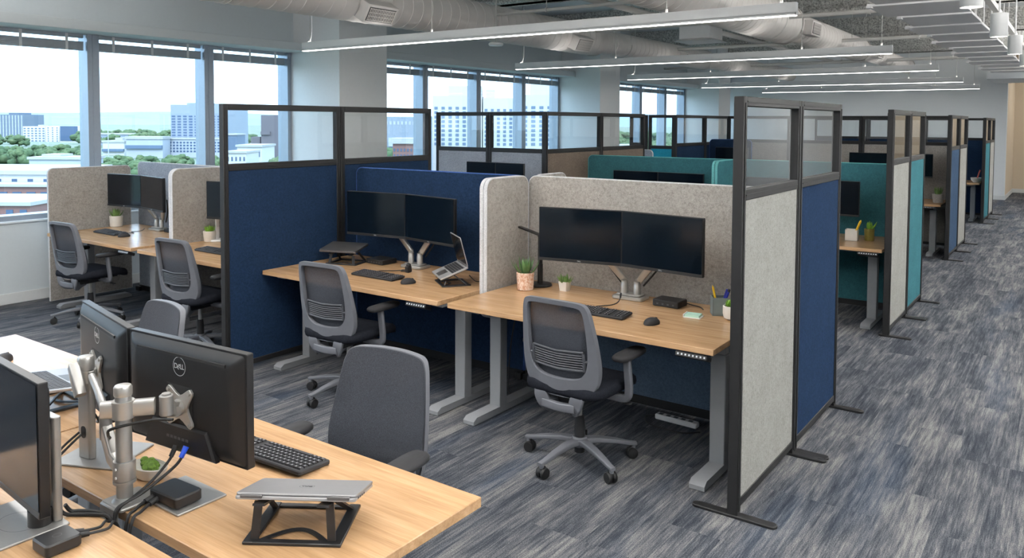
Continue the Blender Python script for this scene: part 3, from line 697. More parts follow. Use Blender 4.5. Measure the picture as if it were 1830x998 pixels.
def twin_arm(label, bx, by, mons, group='twin monitor arms'):
    t = thing('twin_monitor_mount', label, 'monitor arm', (bx, by, DZ), 0, group)
    b = B(); b.prism(rrect(-.105, .105, -.065, .065, .02), 0, .022, None, .005); b.prism(rrect(-.085, .085, -.045, .045, .02), .022, .034, None, .004); obj('base', b, 'aluminium', t)
    for s_, m in zip((-1, 1), mons):
        mw = m.matrix_basis; c = mw @ Vector((0, .036, 0)) - Vector((bx, by, DZ)); back = (mw.to_3x3() @ Vector((0, 1, 0))).normalized()
        p0 = Vector((s_ * .045, 0, .03)); b = B(); b.lathe([(.024, 0), (.024, .06), (.022, .064), (.022, .085)], 20, T(*p0)); a = obj('arm', b, 'aluminium', t)
        e = c + back * .075; k = Vector((s_ * .05, .01, .115)); mid = e + (k - e) * .12 + Vector((0, 0, -.01))
        sec = rrect(-.022, .022, -.013, .013, .008, 3); q = B(); q.sweep([p0 + Vector((0, 0, .08)), k, k + (mid - k) * .96, mid], sec, up=(0, 1, .2)); obj('arm_link', q, 'aluminium', a)
        q = B(); q.tube([k + Vector((s_ * .025, .02, -.03)), k * .6 + mid * .4 + Vector((s_ * .03, .03, -.02)), mid + Vector((0, .03, -.03))], .006, 6, 4); obj('cable_clip', q, 'rubber', a)
        q = B(); q.cyl(mid, c + back * .01, .018, seg=14); q.raw([], [])
        R_ = back.to_track_quat('Z', 'Y').to_matrix().to_4x4(); R_.translation = c + back * .004
        q.prism(rrect(-.055, .055, -.055, .055, .01), -.002, .006, R_); obj('mount_plate', q, 'aluminium', a)
    return t
m = pair(-2.287, 4.39, 1.143, 11.0, -6.3, .555, .345, ('dark left monitor on the desk with the black lamp', 'dark right monitor on the desk with the black lamp'), 'front row monitors')
twin_arm('silver twin monitor arm on the desk with the black lamp', -2.30, 4.535, m)
m = pair(-4.155, 4.44, 1.14, 7.2, -9.0, .565, .345, ('dark left monitor between the navy panels', 'dark right monitor beside the open laptop'), 'front row monitors')
twin_arm('silver twin monitor arm on the desk with two laptops', -4.13, 4.52, m)
m = pair(-7.705, 4.36, 1.14, 6.0, -9.0, .545, .335, ('left monitor on the window desk', 'right monitor on the window desk'), 'front row monitors')
twin_arm('silver twin monitor arm on the window desk', -7.64, 4.50, m)
m = pair(-5.93, 4.40, 1.14, 12.0, -8.0, .555, .345, ('monitor edge showing left of the tall navy panel', 'monitor hidden behind the tall navy panel'), 'front row monitors')
twin_arm('silver twin monitor arm half hidden by the tall navy panel', -5.93, 4.53, m)
m = pair(-3.86, 8.26, 1.135, 2.0, -4.0, .555, .345, ('black left monitor in front of the mid room teal screen', 'dark right monitor in front of the mid room teal screen'), 'second row monitors')
twin_arm('monitor arm behind the front grey screen', -3.86, 8.44, m)
m = pair(-2.27, 8.22, 1.13, 6.0, -2.0, .555, .345, ('left monitor of the desk with the white pencil box', 'monitor above the desk with the white pencil box'), 'second row monitors')
twin_arm('monitor arm on the desk with the white pencil box', -2.27, 8.42, m)
m = pair(-5.40, 7.26, 1.23, 2.0, -4.0, .41, .345, ('left monitor standing before the blue grey glass topped panels', 'right monitor standing before the blue grey glass topped panels'), 'second row monitors')
twin_arm('monitor arm behind the navy screen', -5.40, 7.46, m)
m = pair(-2.30, 12.98, 1.25, 0, 0, .575, .345, ('black monitor in front of the third pod back panel', 'monitor above the desk with the plant in a stone pot'), 'third row monitors')
twin_arm('monitor arm on the desk with the plant in a stone pot', -2.30, 13.16, m)
monitor('brownish dark monitor in front of the low navy screen', -4.50, 12.33, 1.315, 0, .53, .32, 'third row monitors')
b = B(); b.lathe([(.11, 0), (.11, .01), (.025, .016), (.025, .40), (0.02, .405)], 20, T(-4.5, 12.41, DZ)); b.cbox((-4.5, 12.395, 1.2), (.08, .04, .24)); tag(obj('monitor_stand', b, 'stand_silver'), 'monitor stand beside the low navy screen', 'monitor stand')

# foreground monitors with their backs to the camera, and the pole arm that carries them
m1 = monitor('large monitor seen from behind with a round DELL badge and silver mount', -2.241, 1.413, 1.005, PI + math.radians(4.5), .560, .345, 'foreground monitors', rear=True)
m2 = monitor('monitor seen from behind, turned away left of the larger one', -2.795, 1.447, 1.005, PI - math.radians(12.0), .540, .345, 'foreground monitors', rear=True)
def star_plate(b, M):
    pts = []
    for k in range(4):
        a = PI / 4 + k * PI / 2
        for da, r in ((-PI / 4 + .001, .036), (-.42, .046), (-.16, .074), (-.08, .080), (.08, .080), (.16, .074), (.42, .046)): pts.append((r * math.cos(a + da), r * math.sin(a + da)))
    b.prism(pts, -.004, .004, M, .001)
    for k in range(4):
        a = PI / 4 + k * PI / 2; b.lathe([(.006, 0), (.006, .006), (.003, .007)], 10, M @ T(.069 * math.cos(a), .069 * math.sin(a), .003))
def rear_frame(m):
    mw = m.matrix_basis; back = (mw.to_3x3() @ Vector((0, 1, 0))).normalized(); c = mw @ Vector((-.008, .0415, -.025))
    x = (mw.to_3x3() @ Vector((-1, 0, 0))).normalized(); M = Matrix((x, Vector((0, 0, 1)), back)).transposed().to_4x4(); M.translation = c
    return c, back, M
P1 = Vector((-2.240, 1.200, DZ))
t = thing('pole_monitor_mount', 'silver pole clamped to the desk edge with jointed monitor arms', 'monitor arm', P1)
O = T(*(-P1))
b = B(); b.prism(rrect(-.055, .055, -.045, .075, .012), .002, .012, None, .003); b.box(-.045, .045, -.052, -.043, -.15, .012, .003); b.lathe([(.036, .012), (.03, .018), (.028, .024)], 24); obj('clamp', b, 'stand_silver', t)
b = B(); b.lathe([(.0225, .012), (.0225, .318), (.021, .322)], 28); obj('pole', b, 'stand_silver', t)
b = B(); b.lathe([(.0245, .322), (.0255, .326), (.0255, .346), (.022, .352), (.001, .354)], 28); obj('pole_cap', b, 'aluminium', t)
b = B(); b.lathe([(.030, .075), (.031, .078), (.031, .128), (.030, .131)], 28); b.lathe([(.0315, .066), (.0315, .074)], 28); obj('collar', b, 'stand_silver', t)
for z in (.09, .115):
    q = B(); q.cyl((.012, -.031, z), (.012, -.034, z), .004, seg=8); obj('collar_screw', q, 'logo_silver', t)
c1, n1, M1 = rear_frame(m1); c2, n2, M2 = rear_frame(m2)
c1 -= P1; c2 -= P1
ARM = rrect(-.017, .017, -.023, .023, .007, 3)
z1 = .282; k1 = Vector((.070, .092, z1)); c1z = c1.z
b = B(); s0 = Vector((-.040, -.045, z1)); b.sweep([s0, s0 + (k1 - s0) * .5, k1 + (s0 - k1) * .18], ARM); b.lathe([(.031, z1 - .025), (.031, z1 + .025)], 24); a1 = obj('upper_arm', b, 'aluminium', t)
b = B(); b.lathe([(.018, -.03), (.02, -.028), (.02, .028), (.018, .03)], 20, T(*k1)); b.cyl(k1 + Vector((0, 0, .03)), k1 + Vector((0, 0, .035)), .013, seg=14); obj('knuckle', b, 'stand_silver', a1)
b = B(); b.sweep([k1 + Vector((0, 0, -.004)), k1 * .35 + (c1 + n1 * .03) * .65 + Vector((0, 0, -.004)), c1 + n1 * .018], rrect(-.017, .017, -.022, .022, .006, 3)); b.cyl(c1 + n1 * .03 + Vector((-.03, 0, 0)), c1 + n1 * .03 + Vector((.03, 0, 0)), .016, seg=16); b.lathe([(.024, .0), (.026, .006), (.022, .022)], 20, T(*(-P1)) @ M1); obj('tilt_head', b, 'aluminium', a1)
b = B(); star_plate(b, O @ M1); obj('mount_plate', b, 'aluminium', a1)
# lower arm from the collar up and left to the forked elbow, then on to the second pole
e1 = Vector((-.140, .020, .230))
b = B(); b.sweep([Vector((-.02, 0, .105)), Vector((-.02, 0, .105)) * .5 + e1 * .5 + Vector((0, 0, -.052)), e1 + Vector((0, 0, -.045))], rrect(-.016, .016, -.022, .022, .006, 3)); a2 = obj('lower_arm', b, 'aluminium', t)
b = B(); b.lathe([(.018, -.075), (.018, 0), (.014, .01)], 18, T(*e1)); b.tube([e1, e1 + Vector((.04, -.008, .030)), e1 + Vector((.095, -.02, .050)), Vector((-.03, -.004, .283))], .011, 10, 4); b.tube([e1, e1 + Vector((-.05, .012, .030)), e1 + Vector((-.11, .03, .050)), e1 + Vector((-.19, .055, .065))], .012, 10, 4); obj('forked_elbow', b, 'stand_silver', a2)
P2 = Vector((-2.640, 1.292, DZ)); t2 = thing('monitor_stand', 'flat silver monitor stand with a cable hole and square base plate', 'monitor stand', P2)
b = B(); b.prism(rrect(-.115, .115, -.095, .115, .006), 0, .007, RZ(.42) @ T(.03, .03, 0), .002); obj('base_plate', b, 'stand_silver', t2)
b = B(); b.prism(rrect(-.033, .033, -.013, .013, .010), .007, .30, RZ(.12), .002); col2 = obj('column', b, 'stand_silver', t2)
b = B(); b.prism(rrect(-.012, .012, .075, .115, .011), .0125, .0145, RZ(.12) @ UPRIGHT); obj('cable_hole', b, 'rubber', col2)
b = B(); b.lathe([(.024, .30), (.026, .305), (.026, .338), (.022, .345), (.001, .346)], 24); obj('cap', b, 'aluminium', t2)
d2 = c2 + P1 - P2
b = B(); b.sweep([Vector((-.012, -.034, .318)), Vector((.02, -.042, .29)), Vector((.055, -.046, .238))], rrect(-.016, .016, -.018, .018, .006, 3)); b.lathe([(.03, .26), (.03, .30)], 20); obj('link_arm', b, 'aluminium', t2)
h2 = d2 + n2 * .045
b = B(); b.cyl((0, 0, .28), h2, .015, seg=14); b.cyl(h2 + Vector((0, 0, -.02)), h2 + Vector((0, 0, .02)), .022, seg=18); b.lathe([(.022, 0), (.024, .006), (.02, .03)], 18, T(*(-P2)) @ M2); star_plate(b, T(*(-P2)) @ M2); obj('mount_head', b, 'aluminium', t2)
# bottom left monitor on its own stand
monitor('tall dark monitor at the left edge facing the camera', -2.50, .985, .987, math.radians(-4.5), .60, .365, 'foreground monitors')
t = thing('monitor_stand', 'flat silver monitor stand in the bottom left corner', 'monitor stand', (-2.36, .965, DZ))
b = B(); b.prism(rrect(-.15, .115, -.12, .085, .008), 0, .007, RZ(-.02), .002); pl = obj('base_plate', b, 'stand_silver', t)
b = B(); N = 48; b.raw([(.066 * math.cos(2 * PI * i / N) * k, .05 * math.sin(2 * PI * i / N) * k, .0074) for k in (1, .975) for i in range(N)], [(i, (i + 1) % N, N + (i + 1) % N, N + i) for i in range(N)]); obj('engraved_ring', b, 'dull_mark', pl)
b = B(); b.prism(rrect(.015, .085, .055, .080, .01), .007, .30, None, .002); b.box(-.16, .07, .045, .07, .18, .27, .004); obj('column', b, 'stand_silver', t)
b = B(); b.lathe([(.03, .005), (.03, .05)], 24, T(.055, .03, 0)); obj('neck', b, 'black_plastic', t)

# ------------------------------------------------------------------ keyboards, mice, laptops, docks
KB = {}
def keyboard(label, x, y, rz, z=DZ, w=.42, d=.135, group='keyboards'):
    t = thing('keyboard', label, 'keyboard', (x, y, z), rz, group)
    if w not in KB:
        tilt = RX(.07)
        b = B(); b.prism(rrect(-w / 2, w / 2, -d / 2, d / 2, .008), .003, .017, T(0, 0, .003) @ tilt, .003); b.box(-w / 2 + .03, w / 2 - .03, d / 2 - .03, d / 2 - .02, 0, .012); b.box(-w / 2 + .03, w / 2 - .03, -d / 2 + .01, -d / 2 + .02, 0, .004)
        ks = []; p = B()
        blocks = [(-.5, .225)] if w < .34 else [(-.5, .155), (.175, .29), (.31, .5)]
        for fa, fb in blocks:
            k = B(); ks.append(k)
            for r in range(6):
                y0 = -d / 2 + .010 + r * .0195
                xa, xb = w * fa + .009, w * fb - (.006 if fb < .5 else .009); n = max(2, round((xb - xa) / .0192)); st = (xb - xa) / n; i = 0
                while i < n:
                    span = 5 if (r == 0 and i == 3 and n > 9) else (2 if (i == n - 1 - 1 and r in (1, 2, 4) and n > 9) else 1); span = min(span, n - i)
                    x0 = xa + i * st + .0013; x1 = xa + (i + span) * st - .0013; yy = y0 + .016
                    k.raw([(x0, y0, .017), (x1, y0, .017), (x1, yy, .017), (x0, yy, .017), (x0 + .0016, y0 + .0014, .0225), (x1 - .0016, y0 + .0014, .0225), (x1 - .0016, yy - .0014, .0225), (x0 + .0016, yy - .0014, .0225)],
                          [(4, 5, 6, 7), (0, 1, 5, 4), (1, 2, 6, 5), (2, 3, 7, 6), (3, 0, 4, 7)], T(0, 0, .003) @ tilt)
                    cx = (x0 + x1) / 2
                    if span == 1: p.raw([(cx - .003, y0 + .006, .0227), (cx + .001, y0 + .006, .0227), (cx + .001, y0 + .011, .0227), (cx - .003, y0 + .011, .0227)], [(0, 1, 2, 3)], T(0, 0, .003) @ tilt)
                    i += span
        KB[w] = (b.mesh('body'), [k.mesh('keys') for k in ks], p.mesh('key_print'))
    b, k, p = KB[w]; obj('body', b, 'soft_black', t); q = [obj(nm, kk, 'key_black', t) for nm, kk in zip(('main_keys', 'arrow_keys', 'number_keys'), k)]; obj('key_print', p, 'key_print', q[0]); return t
MO = []
def mouse(label, x, y, rz, group='computer mice'):
    t = thing('computer_mouse', label, 'mouse', (x, y, DZ), rz, group)
    if not MO:
        b = B(); q = B(); q.ball((0, 0, 0), .032, .056, .034, 20, 12)
        b.raw([(x * (1 - 1.6 * y), y, max(.004, .006 + z * (1 - 2.2 * y))) for x, y, z in q.v], q.f)
        b.prism([(.031 * math.cos(2 * PI * j / 20), .053 * math.sin(2 * PI * j / 20)) for j in range(20)], 0, .006)
        wl = B(); wl.cyl((-.004, .030, .028), (.004, .030, .028), .008, seg=14); se = B(); se.box(-.0006, .0006, .008, .05, .02, .0335)
        MO.extend((b.mesh('body'), wl.mesh('scroll_wheel')))
    obj('body', MO[0], 'soft_black', t); obj('scroll_wheel', MO[1], 'rubber', t); return t
def lap_stand(label, x, y, rz, w=.235, d=.225, hb=.11, hf=.05, group='laptop stands'):
    """Folding stand: flat frame base, legs rising from the local -y edge, two cradle bars on top (height hb at -y, hf at +y)."""
    t = thing('laptop_stand', label, 'laptop stand', (x, y, DZ), rz, group)
    b = B()
    for sx in (-1, 1): b.box(sx * w / 2 - .016, sx * w / 2 + .016, -d / 2, d / 2, 0, .009, .002)
    b.box(-w / 2 + .01, w / 2 - .01, -d / 2, -d / 2 + .022, 0, .009, .002); b.box(-w / 2 + .01, w / 2 - .01, d / 2 - .02, d / 2, 0, .007, .002)
    pts = [(-w / 2 + .03 + (w - .06) * k / 16, -d / 2 + .02 + .06 * math.sin(PI * k / 16), .005) for k in range(17)]; b.sweep(pts, [(-.007, -.002), (.007, -.002), (.007, .002), (-.007, .002)]); obj('base_frame', b, 'black_plastic', t)
    for sx in (-1, 1):
        q = B(); q.sweep([(sx * (w / 2 - .012), -d / 2 + .018, .008), (sx * (w / 2 - .02), -d / 2 + .03, hb - .012)], [(-.011, -.003), (.011, -.003), (.011, .003), (-.011, .003)], up=(0, 1, 0)); obj('leg', q, 'black_plastic', t)
        q = B(); q.sweep([(sx * (w / 2 - .006), d / 2 - .03, .008), (sx * (w / 2 - .02), 0, hb * .5 + hf * .5 - .02)], [(-.009, -.003), (.009, -.003), (.009, .003), (-.009, .003)], up=(0, 1, 0)); obj('brace', q, 'black_plastic', t)
        q = B(); q.sweep([(sx * (w / 2 - .03), -d / 2 - .0, hb - .008), (sx * (w / 2 - .03), d / 2 - .01, hf - .006)], [(-.016, -.003), (.016, -.003), (.016, .003), (-.016, .003)]); obj('cradle_bar', q, 'black_plastic', t)
    return t
def closed_laptop(label, x, y, rz, z0, tilt, mat, w=.325, d=.222):
    """z0 is the height of the underside at the centre; tilt lifts the local -y (hinge) edge."""
    t = thing('laptop', label, 'laptop', (x, y, z0), rz); M = RX(-tilt)
    b = B(); b.prism(rrect(-w / 2, w / 2, -d / 2, d / 2, .012), 0, .0095, M, .002); body = obj('body', b, mat, t)
    b = B(); b.prism(rrect(-w / 2, w / 2, -d / 2 + .006, d / 2, .012), .0105, .0165, M, .0015); obj('lid', b, mat, t)
    b = B(); [b.box(sx * w * .36 - .03, sx * w * .36 + .03, -d / 2 - .002, -d / 2 + .007, .004, .013, .002, M) for sx in (-1, 1)]; b.box(-w / 2 + .012, w / 2 - .012, -d / 2 + .004, d / 2 - .004, .0093, .0107, 0, M); obj('hinge', b, 'laptop_dark', t)
    b = B(); N = 36
    b.raw([(.021 * k * math.cos(2 * PI * i / N), .021 * k * math.sin(2 * PI * i / N), .0168) for k in (1, .93) for i in range(N)], [(i, (i + 1) % N, N + (i + 1) % N, N + i) for i in range(N)], M @ RZ(PI)); dell_letters(b, .0145, M @ T(0, 0, .0168) @ RZ(PI)); obj('lid_badge', b, 'dull_mark', t)
    b = B(); [b.box(w / 2 - .001, w / 2 + .0006, -d / 2 + .03 + k * .022, -d / 2 + .043 + k * .022, .003, .0075, 0, M) for k in range(4)]; obj('side_ports', b, 'rubber', t)
    return t
def open_laptop(label, x, y, rz, z0, tilt, mat, w=.325, d=.222, lean=.35, rx=0):
    """Sitter at local -y; tilt lifts the hinge edge at +y; lean opens the lid back past upright."""
    t = thing('laptop', label, 'laptop', (x, y, z0), rz); M = RX(tilt)
    b = B(); b.prism(rrect(-w / 2, w / 2, -d / 2, d / 2, .012), 0, .011, M, .002); deck = obj('body', b, mat, t)
    b = B()
    for r in range(5):
        for i in range(14):
            x0 = -w / 2 + .018 + i * (w - .036) / 14; b.box(x0 + .001, x0 + (w - .036) / 14 - .001, -.012 + r * .0185, .004 + r * .0185, .0108, .0122, 0, M)
    obj('keys', b, 'key_black', t)
    b = B(); b.box(-.05, .05, -d / 2 + .01, -.022, .0108, .0114, 0, M); obj('touchpad', b, 'laptop_dark', t)
    L = M @ T(0, d / 2 - .004, .012) @ RX(-lean)
    b = B(); b.prism(rrect(-w / 2, w / 2, 0, .21, .010), -.006, 0, L @ UPRIGHT, .001); lid = obj('lid', b, mat, t)
    b = B(); b.box(-w / 2 + .005, w / 2 - .005, -.0008, .0, .010, .204, 0, L); b2 = obj('screen', b, 'screen', lid)
    b = B(); b.box(-w / 2 + .03, w / 2 - .03, -.004, .006, -.008, .006, .002, L); obj('hinge', b, 'laptop_dark', t)
    return t
keyboard('black keyboard on the desk with the black lamp, partly behind the chair', -2.285, 4.055, .02)
mouse('black mouse on the desk with the black lamp', -1.905, 4.02, -.35)
keyboard('black keyboard on the desk with two laptops', -4.095, 4.08, -.02)
mouse('black mouse beside the keyboard on the desk with two laptops', -3.755, 4.035, -.5)
keyboard('dark keyboard on the window desk', -7.79, 4.075, -.02)
mouse('dark mouse on the window desk', -7.47, 4.04, -.4)
keyboard('dark keyboard on the desk with the white lamp', -5.98, 4.03, 0)
keyboard('black keyboard in the foreground, half behind the large monitor', -2.165, 1.655, PI + .06)
mouse('dark mouse on the bright desk at left', -4.03, 1.60, .7)
mouse('black mouse peeking out on the desk with the white pencil box', -2.02, 8.0, 0)

# foreground closed laptop on its stand
A1 = math.radians(32.8)
lap_stand('black folding stand under the silver laptop in the foreground', -1.719, 1.425, A1, .232, .225, .118, .062)
closed_laptop('closed silver laptop tilted on a black stand in the foreground', -1.719, 1.435, A1, DZ + .088, .26, 'laptop_grey')
lap_stand('black folding stand under the dark closed laptop by the navy panel', -4.705, 4.355, .30, .235, .225, .085, .128)
closed_laptop('closed dark laptop on a black stand by the navy panel', -4.735, 4.345, .30, DZ + .112, -.17, 'laptop_dark')
lap_stand('black folding stand under the open laptop near the grey divider', -3.515, 4.225, -.64, .21, .2, .045, .125)
open_laptop('open laptop raised on a black stand near the grey divider', -3.53, 4.215, -.64, DZ + .088, .36, 'laptop_grey', .29, .205, .10)
lap_stand('black stand under the open laptop on the bright desk', -3.29, 1.47, PI - .08, .235, .2, .06, .10)
open_laptop('open silver laptop on a black stand on the bright desk at left', -3.27, 1.485, PI - .08, DZ + .085, .12, 'laptop_grey', .325, .215, 1.2)

def dock(label, x, y, rz, w, d, h, z=DZ, mark=None, leds=0, group=None, lift=.002):
    t = thing('docking_station', label, 'docking station', (x, y, z), rz, group)
    b = B(); b.prism(rrect(-w / 2, w / 2, -d / 2, d / 2, .012), lift, h, None, .004); body = obj('body', b, 'black_plastic', t)
    b = B(); [b.cbox((sx * (w / 2 - .02), sy * (d / 2 - .02), lift / 2 + .0005), (.012, .012, lift + .001)) for sx in (-1, 1) for sy in (-1, 1)]; obj('rubber_feet', b, 'rubber', t)
    if leds:
        b = B()
        for k in range(leds): b.box(-w / 2 + .03 + k * (w - .07) / max(1, leds - 1), -w / 2 + .042 + k * (w - .07) / max(1, leds - 1), -d / 2 - .0005, -d / 2 + .001, h * .35, h * .55)
        obj('front_ports', b, 'dull_mark', t)
    if mark:
        b = B(); me = text_mesh(mark, .022, .0001); add_mesh(b, me, T(0, 0, h + .0003) @ RZ(PI / 2 * 0)); bpy.data.meshes.remove(me); obj('top_mark', b, 'dull_mark', t)
    return t
dock('black docking box right of the silver twin arm, near the grey pencil cup', -2.015, 4.50, -.04, .175, .13, .042, leds=4)
dock('flat black mini computer between the closed laptop and the twin arm', -4.475, 4.50, -.05, .19, .16, .040, leds=5)
dock('small black dock behind the twin arm of the window desk', -7.40, 4.49, 0, .14, .09, .035)
t = dock('black docking box lying on the silver plate beside the pole', -2.128, 1.292, .04, .135, .088, .034, DZ + .009, leds=0)
b = B(); [b.box(-.0685, -.0665, -.03 + k * .012, -.024 + k * .012, .012 + r * .009, .017 + r * .009) for k in range(2) for r in range(2)]; obj('side_marks', b, 'panel_print', t)
b = B(); b.cyl((-.068, .0, .014), (-.0735, .0, .014), .005, seg=10); obj('red_port', b, 'red_led', t)
dock('black docking box with a faint round mark in the bottom left corner', -2.148, .968, .0, .085, .092, .034)
b = B(); N = 24
o_ = bpy.data.objects['docking_station.004']
b.raw([(.010 * k * math.cos(2 * PI * i / N), .012 * k * math.sin(2 * PI * i / N), .0344) for k in (1, .85) for i in range(N)], [(i, (i + 1) % N, N + (i + 1) % N, N + i) for i in range(N)]); obj('round_mark', b, 'dull_mark', o_)
# second stand plate beside the pole
b = B(); b.prism(rrect(-.108, .108, -.08, .08, .006), 0, .007, RZ(-.005), .002)
tag(obj('base_plate_tray', b, 'stand_silver', None, T(-2.148, 1.324, DZ)), 'flat silver plate on the foreground desk under the docking box', 'plate')
# ------------------------------------------------------------------ task chairs
def back_y(x, z): return -.205 - .17 * max(0, z - .45) ** 1.15 - .05 * math.exp(-((z - .52) / .12) ** 2) * 0 + .75 * x * x
def outline(pts, n=5):
    right = spline([(x, 0, z) for x, z in pts], n); loop = [(p.x, p.z) for p in right]
    return loop + [(-x, z) for x, z in reversed(loop[1:-1])]
def chair_meshes():
    D = {}
    outer = outline([(0, .425), (.10, .428), (.175, .452), (.222, .51), (.236, .60), (.229, .72), (.213, .84), (.199, .905), (.172, .938), (.09, .947), (0, .949)])
    inner = outline([(0, .522), (.08, .526), (.135, .545), (.166, .592), (.177, .66), (.178, .74), (.172, .84), (.164, .892), (.143, .914), (.075, .921), (0, .922)])
    n = len(outer); b = B(); vs = []
    for loop, dy in ((outer, .012), (outer, -.008), ([(x * .985 if True else x, z) for x, z in outer], -.016), ([(x * 1.03, .715 + (z - .715) * 1.012) for x, z in inner], -.016), (inner, -.008), (inner, .012)):
        vs += [(x, back_y(x, z) + dy, z) for x, z in loop]
    fs = [(k * n + i, k * n + (i + 1) % n, ((k + 1) % 6) * n + (i + 1) % n, ((k + 1) % 6) * n + i) for k in range(6) for i in range(n)]
    b.raw(vs, fs); D['back_frame'] = b.mesh('back_frame', 50)
    # mesh cloth stretched over the front of the frame
    b = B(); vs = []; fs = []; R = 9
    for k in range(R + 1):
        s_ = 1 - k / (R + .3)
        for x, z in outer:
            xx, zz = x * .985 * s_, .69 + (z - .69) * .988 * s_; bulge = .010 * math.exp(-((zz - .60) / .10) ** 2)
            vs.append((xx, back_y(xx, zz) + .015 + bulge, zz))
    for k in range(R):
        for i in range(n): fs.append((k * n + i, k * n + (i + 1) % n, (k + 1) * n + (i + 1) % n, (k + 1) * n + i))
    fs.append(tuple(range(R * n, R * n + n))); b.raw(vs, fs); D['mesh_back'] = b.mesh('mesh_back', 60)
    b = B()      # lumbar support
    def yb(x, z, d): return (x, back_y(x, z) + d, z)
    for k in range(6):
        z = .590 + k * .013; b.tube([yb(-.150 + .30 * i / 12, z + .006 * abs(i - 6) / 6, -.004) for i in range(13)], .0042, 6)
    for z, r in ((.574, .008), (.672, .006)): b.tube([yb(-.155 + .31 * i / 12, z + .008 * abs(i - 6) / 6, -.004) for i in range(13)], r, 8)
    for sx in (-1, 1): b.tube([yb(sx * .153, .578, -.004), yb(sx * .157, .625, -.006), yb(sx * .153, .676, -.004)], .009, 8, 4); b.tube([yb(sx * .155, .63, -.005), yb(sx * .19, .635, -.006)], .008, 8)
    D['lumbar_support'] = b.mesh('lumbar_support')
    b = B()      # yoke below the back, with its slot
    sec = rrect(-.040, .040, -.012, .012, .008, 3)
    for sx in (-1, 1): b.sweep(spline([(sx * .115, -.208, .445), (sx * .108, -.212, .405), (sx * .085, -.196, .365), (sx * .05, -.13, .352), (sx * .03, -.05, .365)], 4), sec, up=(0, -1, .1))
    b.sweep(spline([(-.10, -.208, .372), (0, -.213, .366), (.10, -.208, .372)], 4), rrect(-.016, .016, -.022, .022, .006, 3), up=(0, 0, 1))
    D['back_yoke'] = b.mesh('back_yoke', 50)
    b = B(); b.cbox((0, -.02, .385), (.16, .24, .05), .015, seg=2); b.cbox((0, .05, .41), (.30, .26, .02), .006); b.tube([(.08, .06, .38), (.20, .06, .375), (.25, .06, .365)], .007, 8); b.cbox((.26, .06, .363), (.05, .03, .01), .004); D['mechanism'] = b.mesh('mechanism')
    # seat cushion
    b = B(); vs = []; rings = ((.90, .418), (.985, .426), (1.0, .445), (.985, .468), (.93, .482), (.7, .488), (.35, .484), (.02, .482)); q = rrect(-.25, .25, -.225, .265, .11, 7); m = len(q)
    for s_, z in rings:
        for x, y in q:
            yy = .02 + (y - .02) * s_; drop = .035 * max(0, (yy - .12) / .145) ** 2; vs.append((x * s_, yy, z - drop + .012 * (x * s_ / .25) ** 2))
    fs = [(k * m + i, k * m + (i + 1) % m, (k + 1) * m + (i + 1) % m, (k + 1) * m + i) for k in range(len(rings) - 1) for i in range(m)] + [tuple(reversed(range(m))), tuple(range((len(rings) - 1) * m, len(rings) * m))]
    b.raw(vs, fs); D['seat'] = b.mesh('seat', 60)
    for sx, nm in ((-1, 'arm_a'), (1, 'arm_b')):
        b = B(); b.sweep(spline([(sx * .12, .02, .402), (sx * .24, .02, .398), (sx * .285, .015, .415), (sx * .298, .005, .47), (sx * .296, -.005, .56), (sx * .292, -.01, .628)], 5), rrect(-.022, .022, -.013, .013, .009, 3), up=(0, 1, 0)); D[nm] = b.mesh('armrest', 50)
        b = B(); b.prism([(sx * .285 + x, y) for x, y in [(.050 * abs(math.cos(a)) ** .5 * (1 if math.cos(a) > 0 else -1), .03 + .135 * (abs(math.sin(a)) ** .62) * (1 if math.sin(a) > 0 else -1)) for a in [2 * PI * (k + .5) / 36 for k in range(36)]]], .625, .655, None, .009); D[nm + '_pad'] = b.mesh('arm_pad', 50)
    b = B(); b.cyl((0, 0, .20), (0, 0, .385), .014, seg=16); D['piston'] = b.mesh('piston'); b = B(); b.lathe([(.028, .055), (.028, .20), (.024, .255), (.018, .258)], 20); D['sleeve'] = b.mesh('sleeve')
    b = B(); b.lathe([(.03, .085), (.046, .095), (.05, .125), (.036, .142)], 24); D['hub'] = b.mesh('hub')
    b = B(); pts = [(0.03, 0, .118), (.10, 0, .117), (.20, 0, .104), (.285, 0, .085), (.325, 0, .080)]
    b.sweep(pts, rrect(-.024, .024, -.014, .014, .007, 3), scale=[1.15, 1.05, .85, .68, .6]); b.cyl((.308, 0, .088), (.308, 0, .055), .012, seg=12); D['base_leg'] = b.mesh('base_leg', 50)
    b = B(); [b.lathe([(.010, s0), (.027, s0), (.030, s0 + .005), (.030, s0 + .017), (.027, s0 + .021), (.010, s0 + .021)], 20, T(.300, 0, .030) @ RX(PI / 2)) for s0 in (-.026, .005)]
    b.sweep([(.300 + .022 * math.cos(a), 0, .034 + .031 * math.sin(a)) for a in [PI * k / 10 for k in range(11)]], [(-.006, -.003), (.006, -.003), (.006, .003), (-.006, .003)]); D['caster'] = b.mesh('caster', 50)
    return D
CH = chair_meshes()
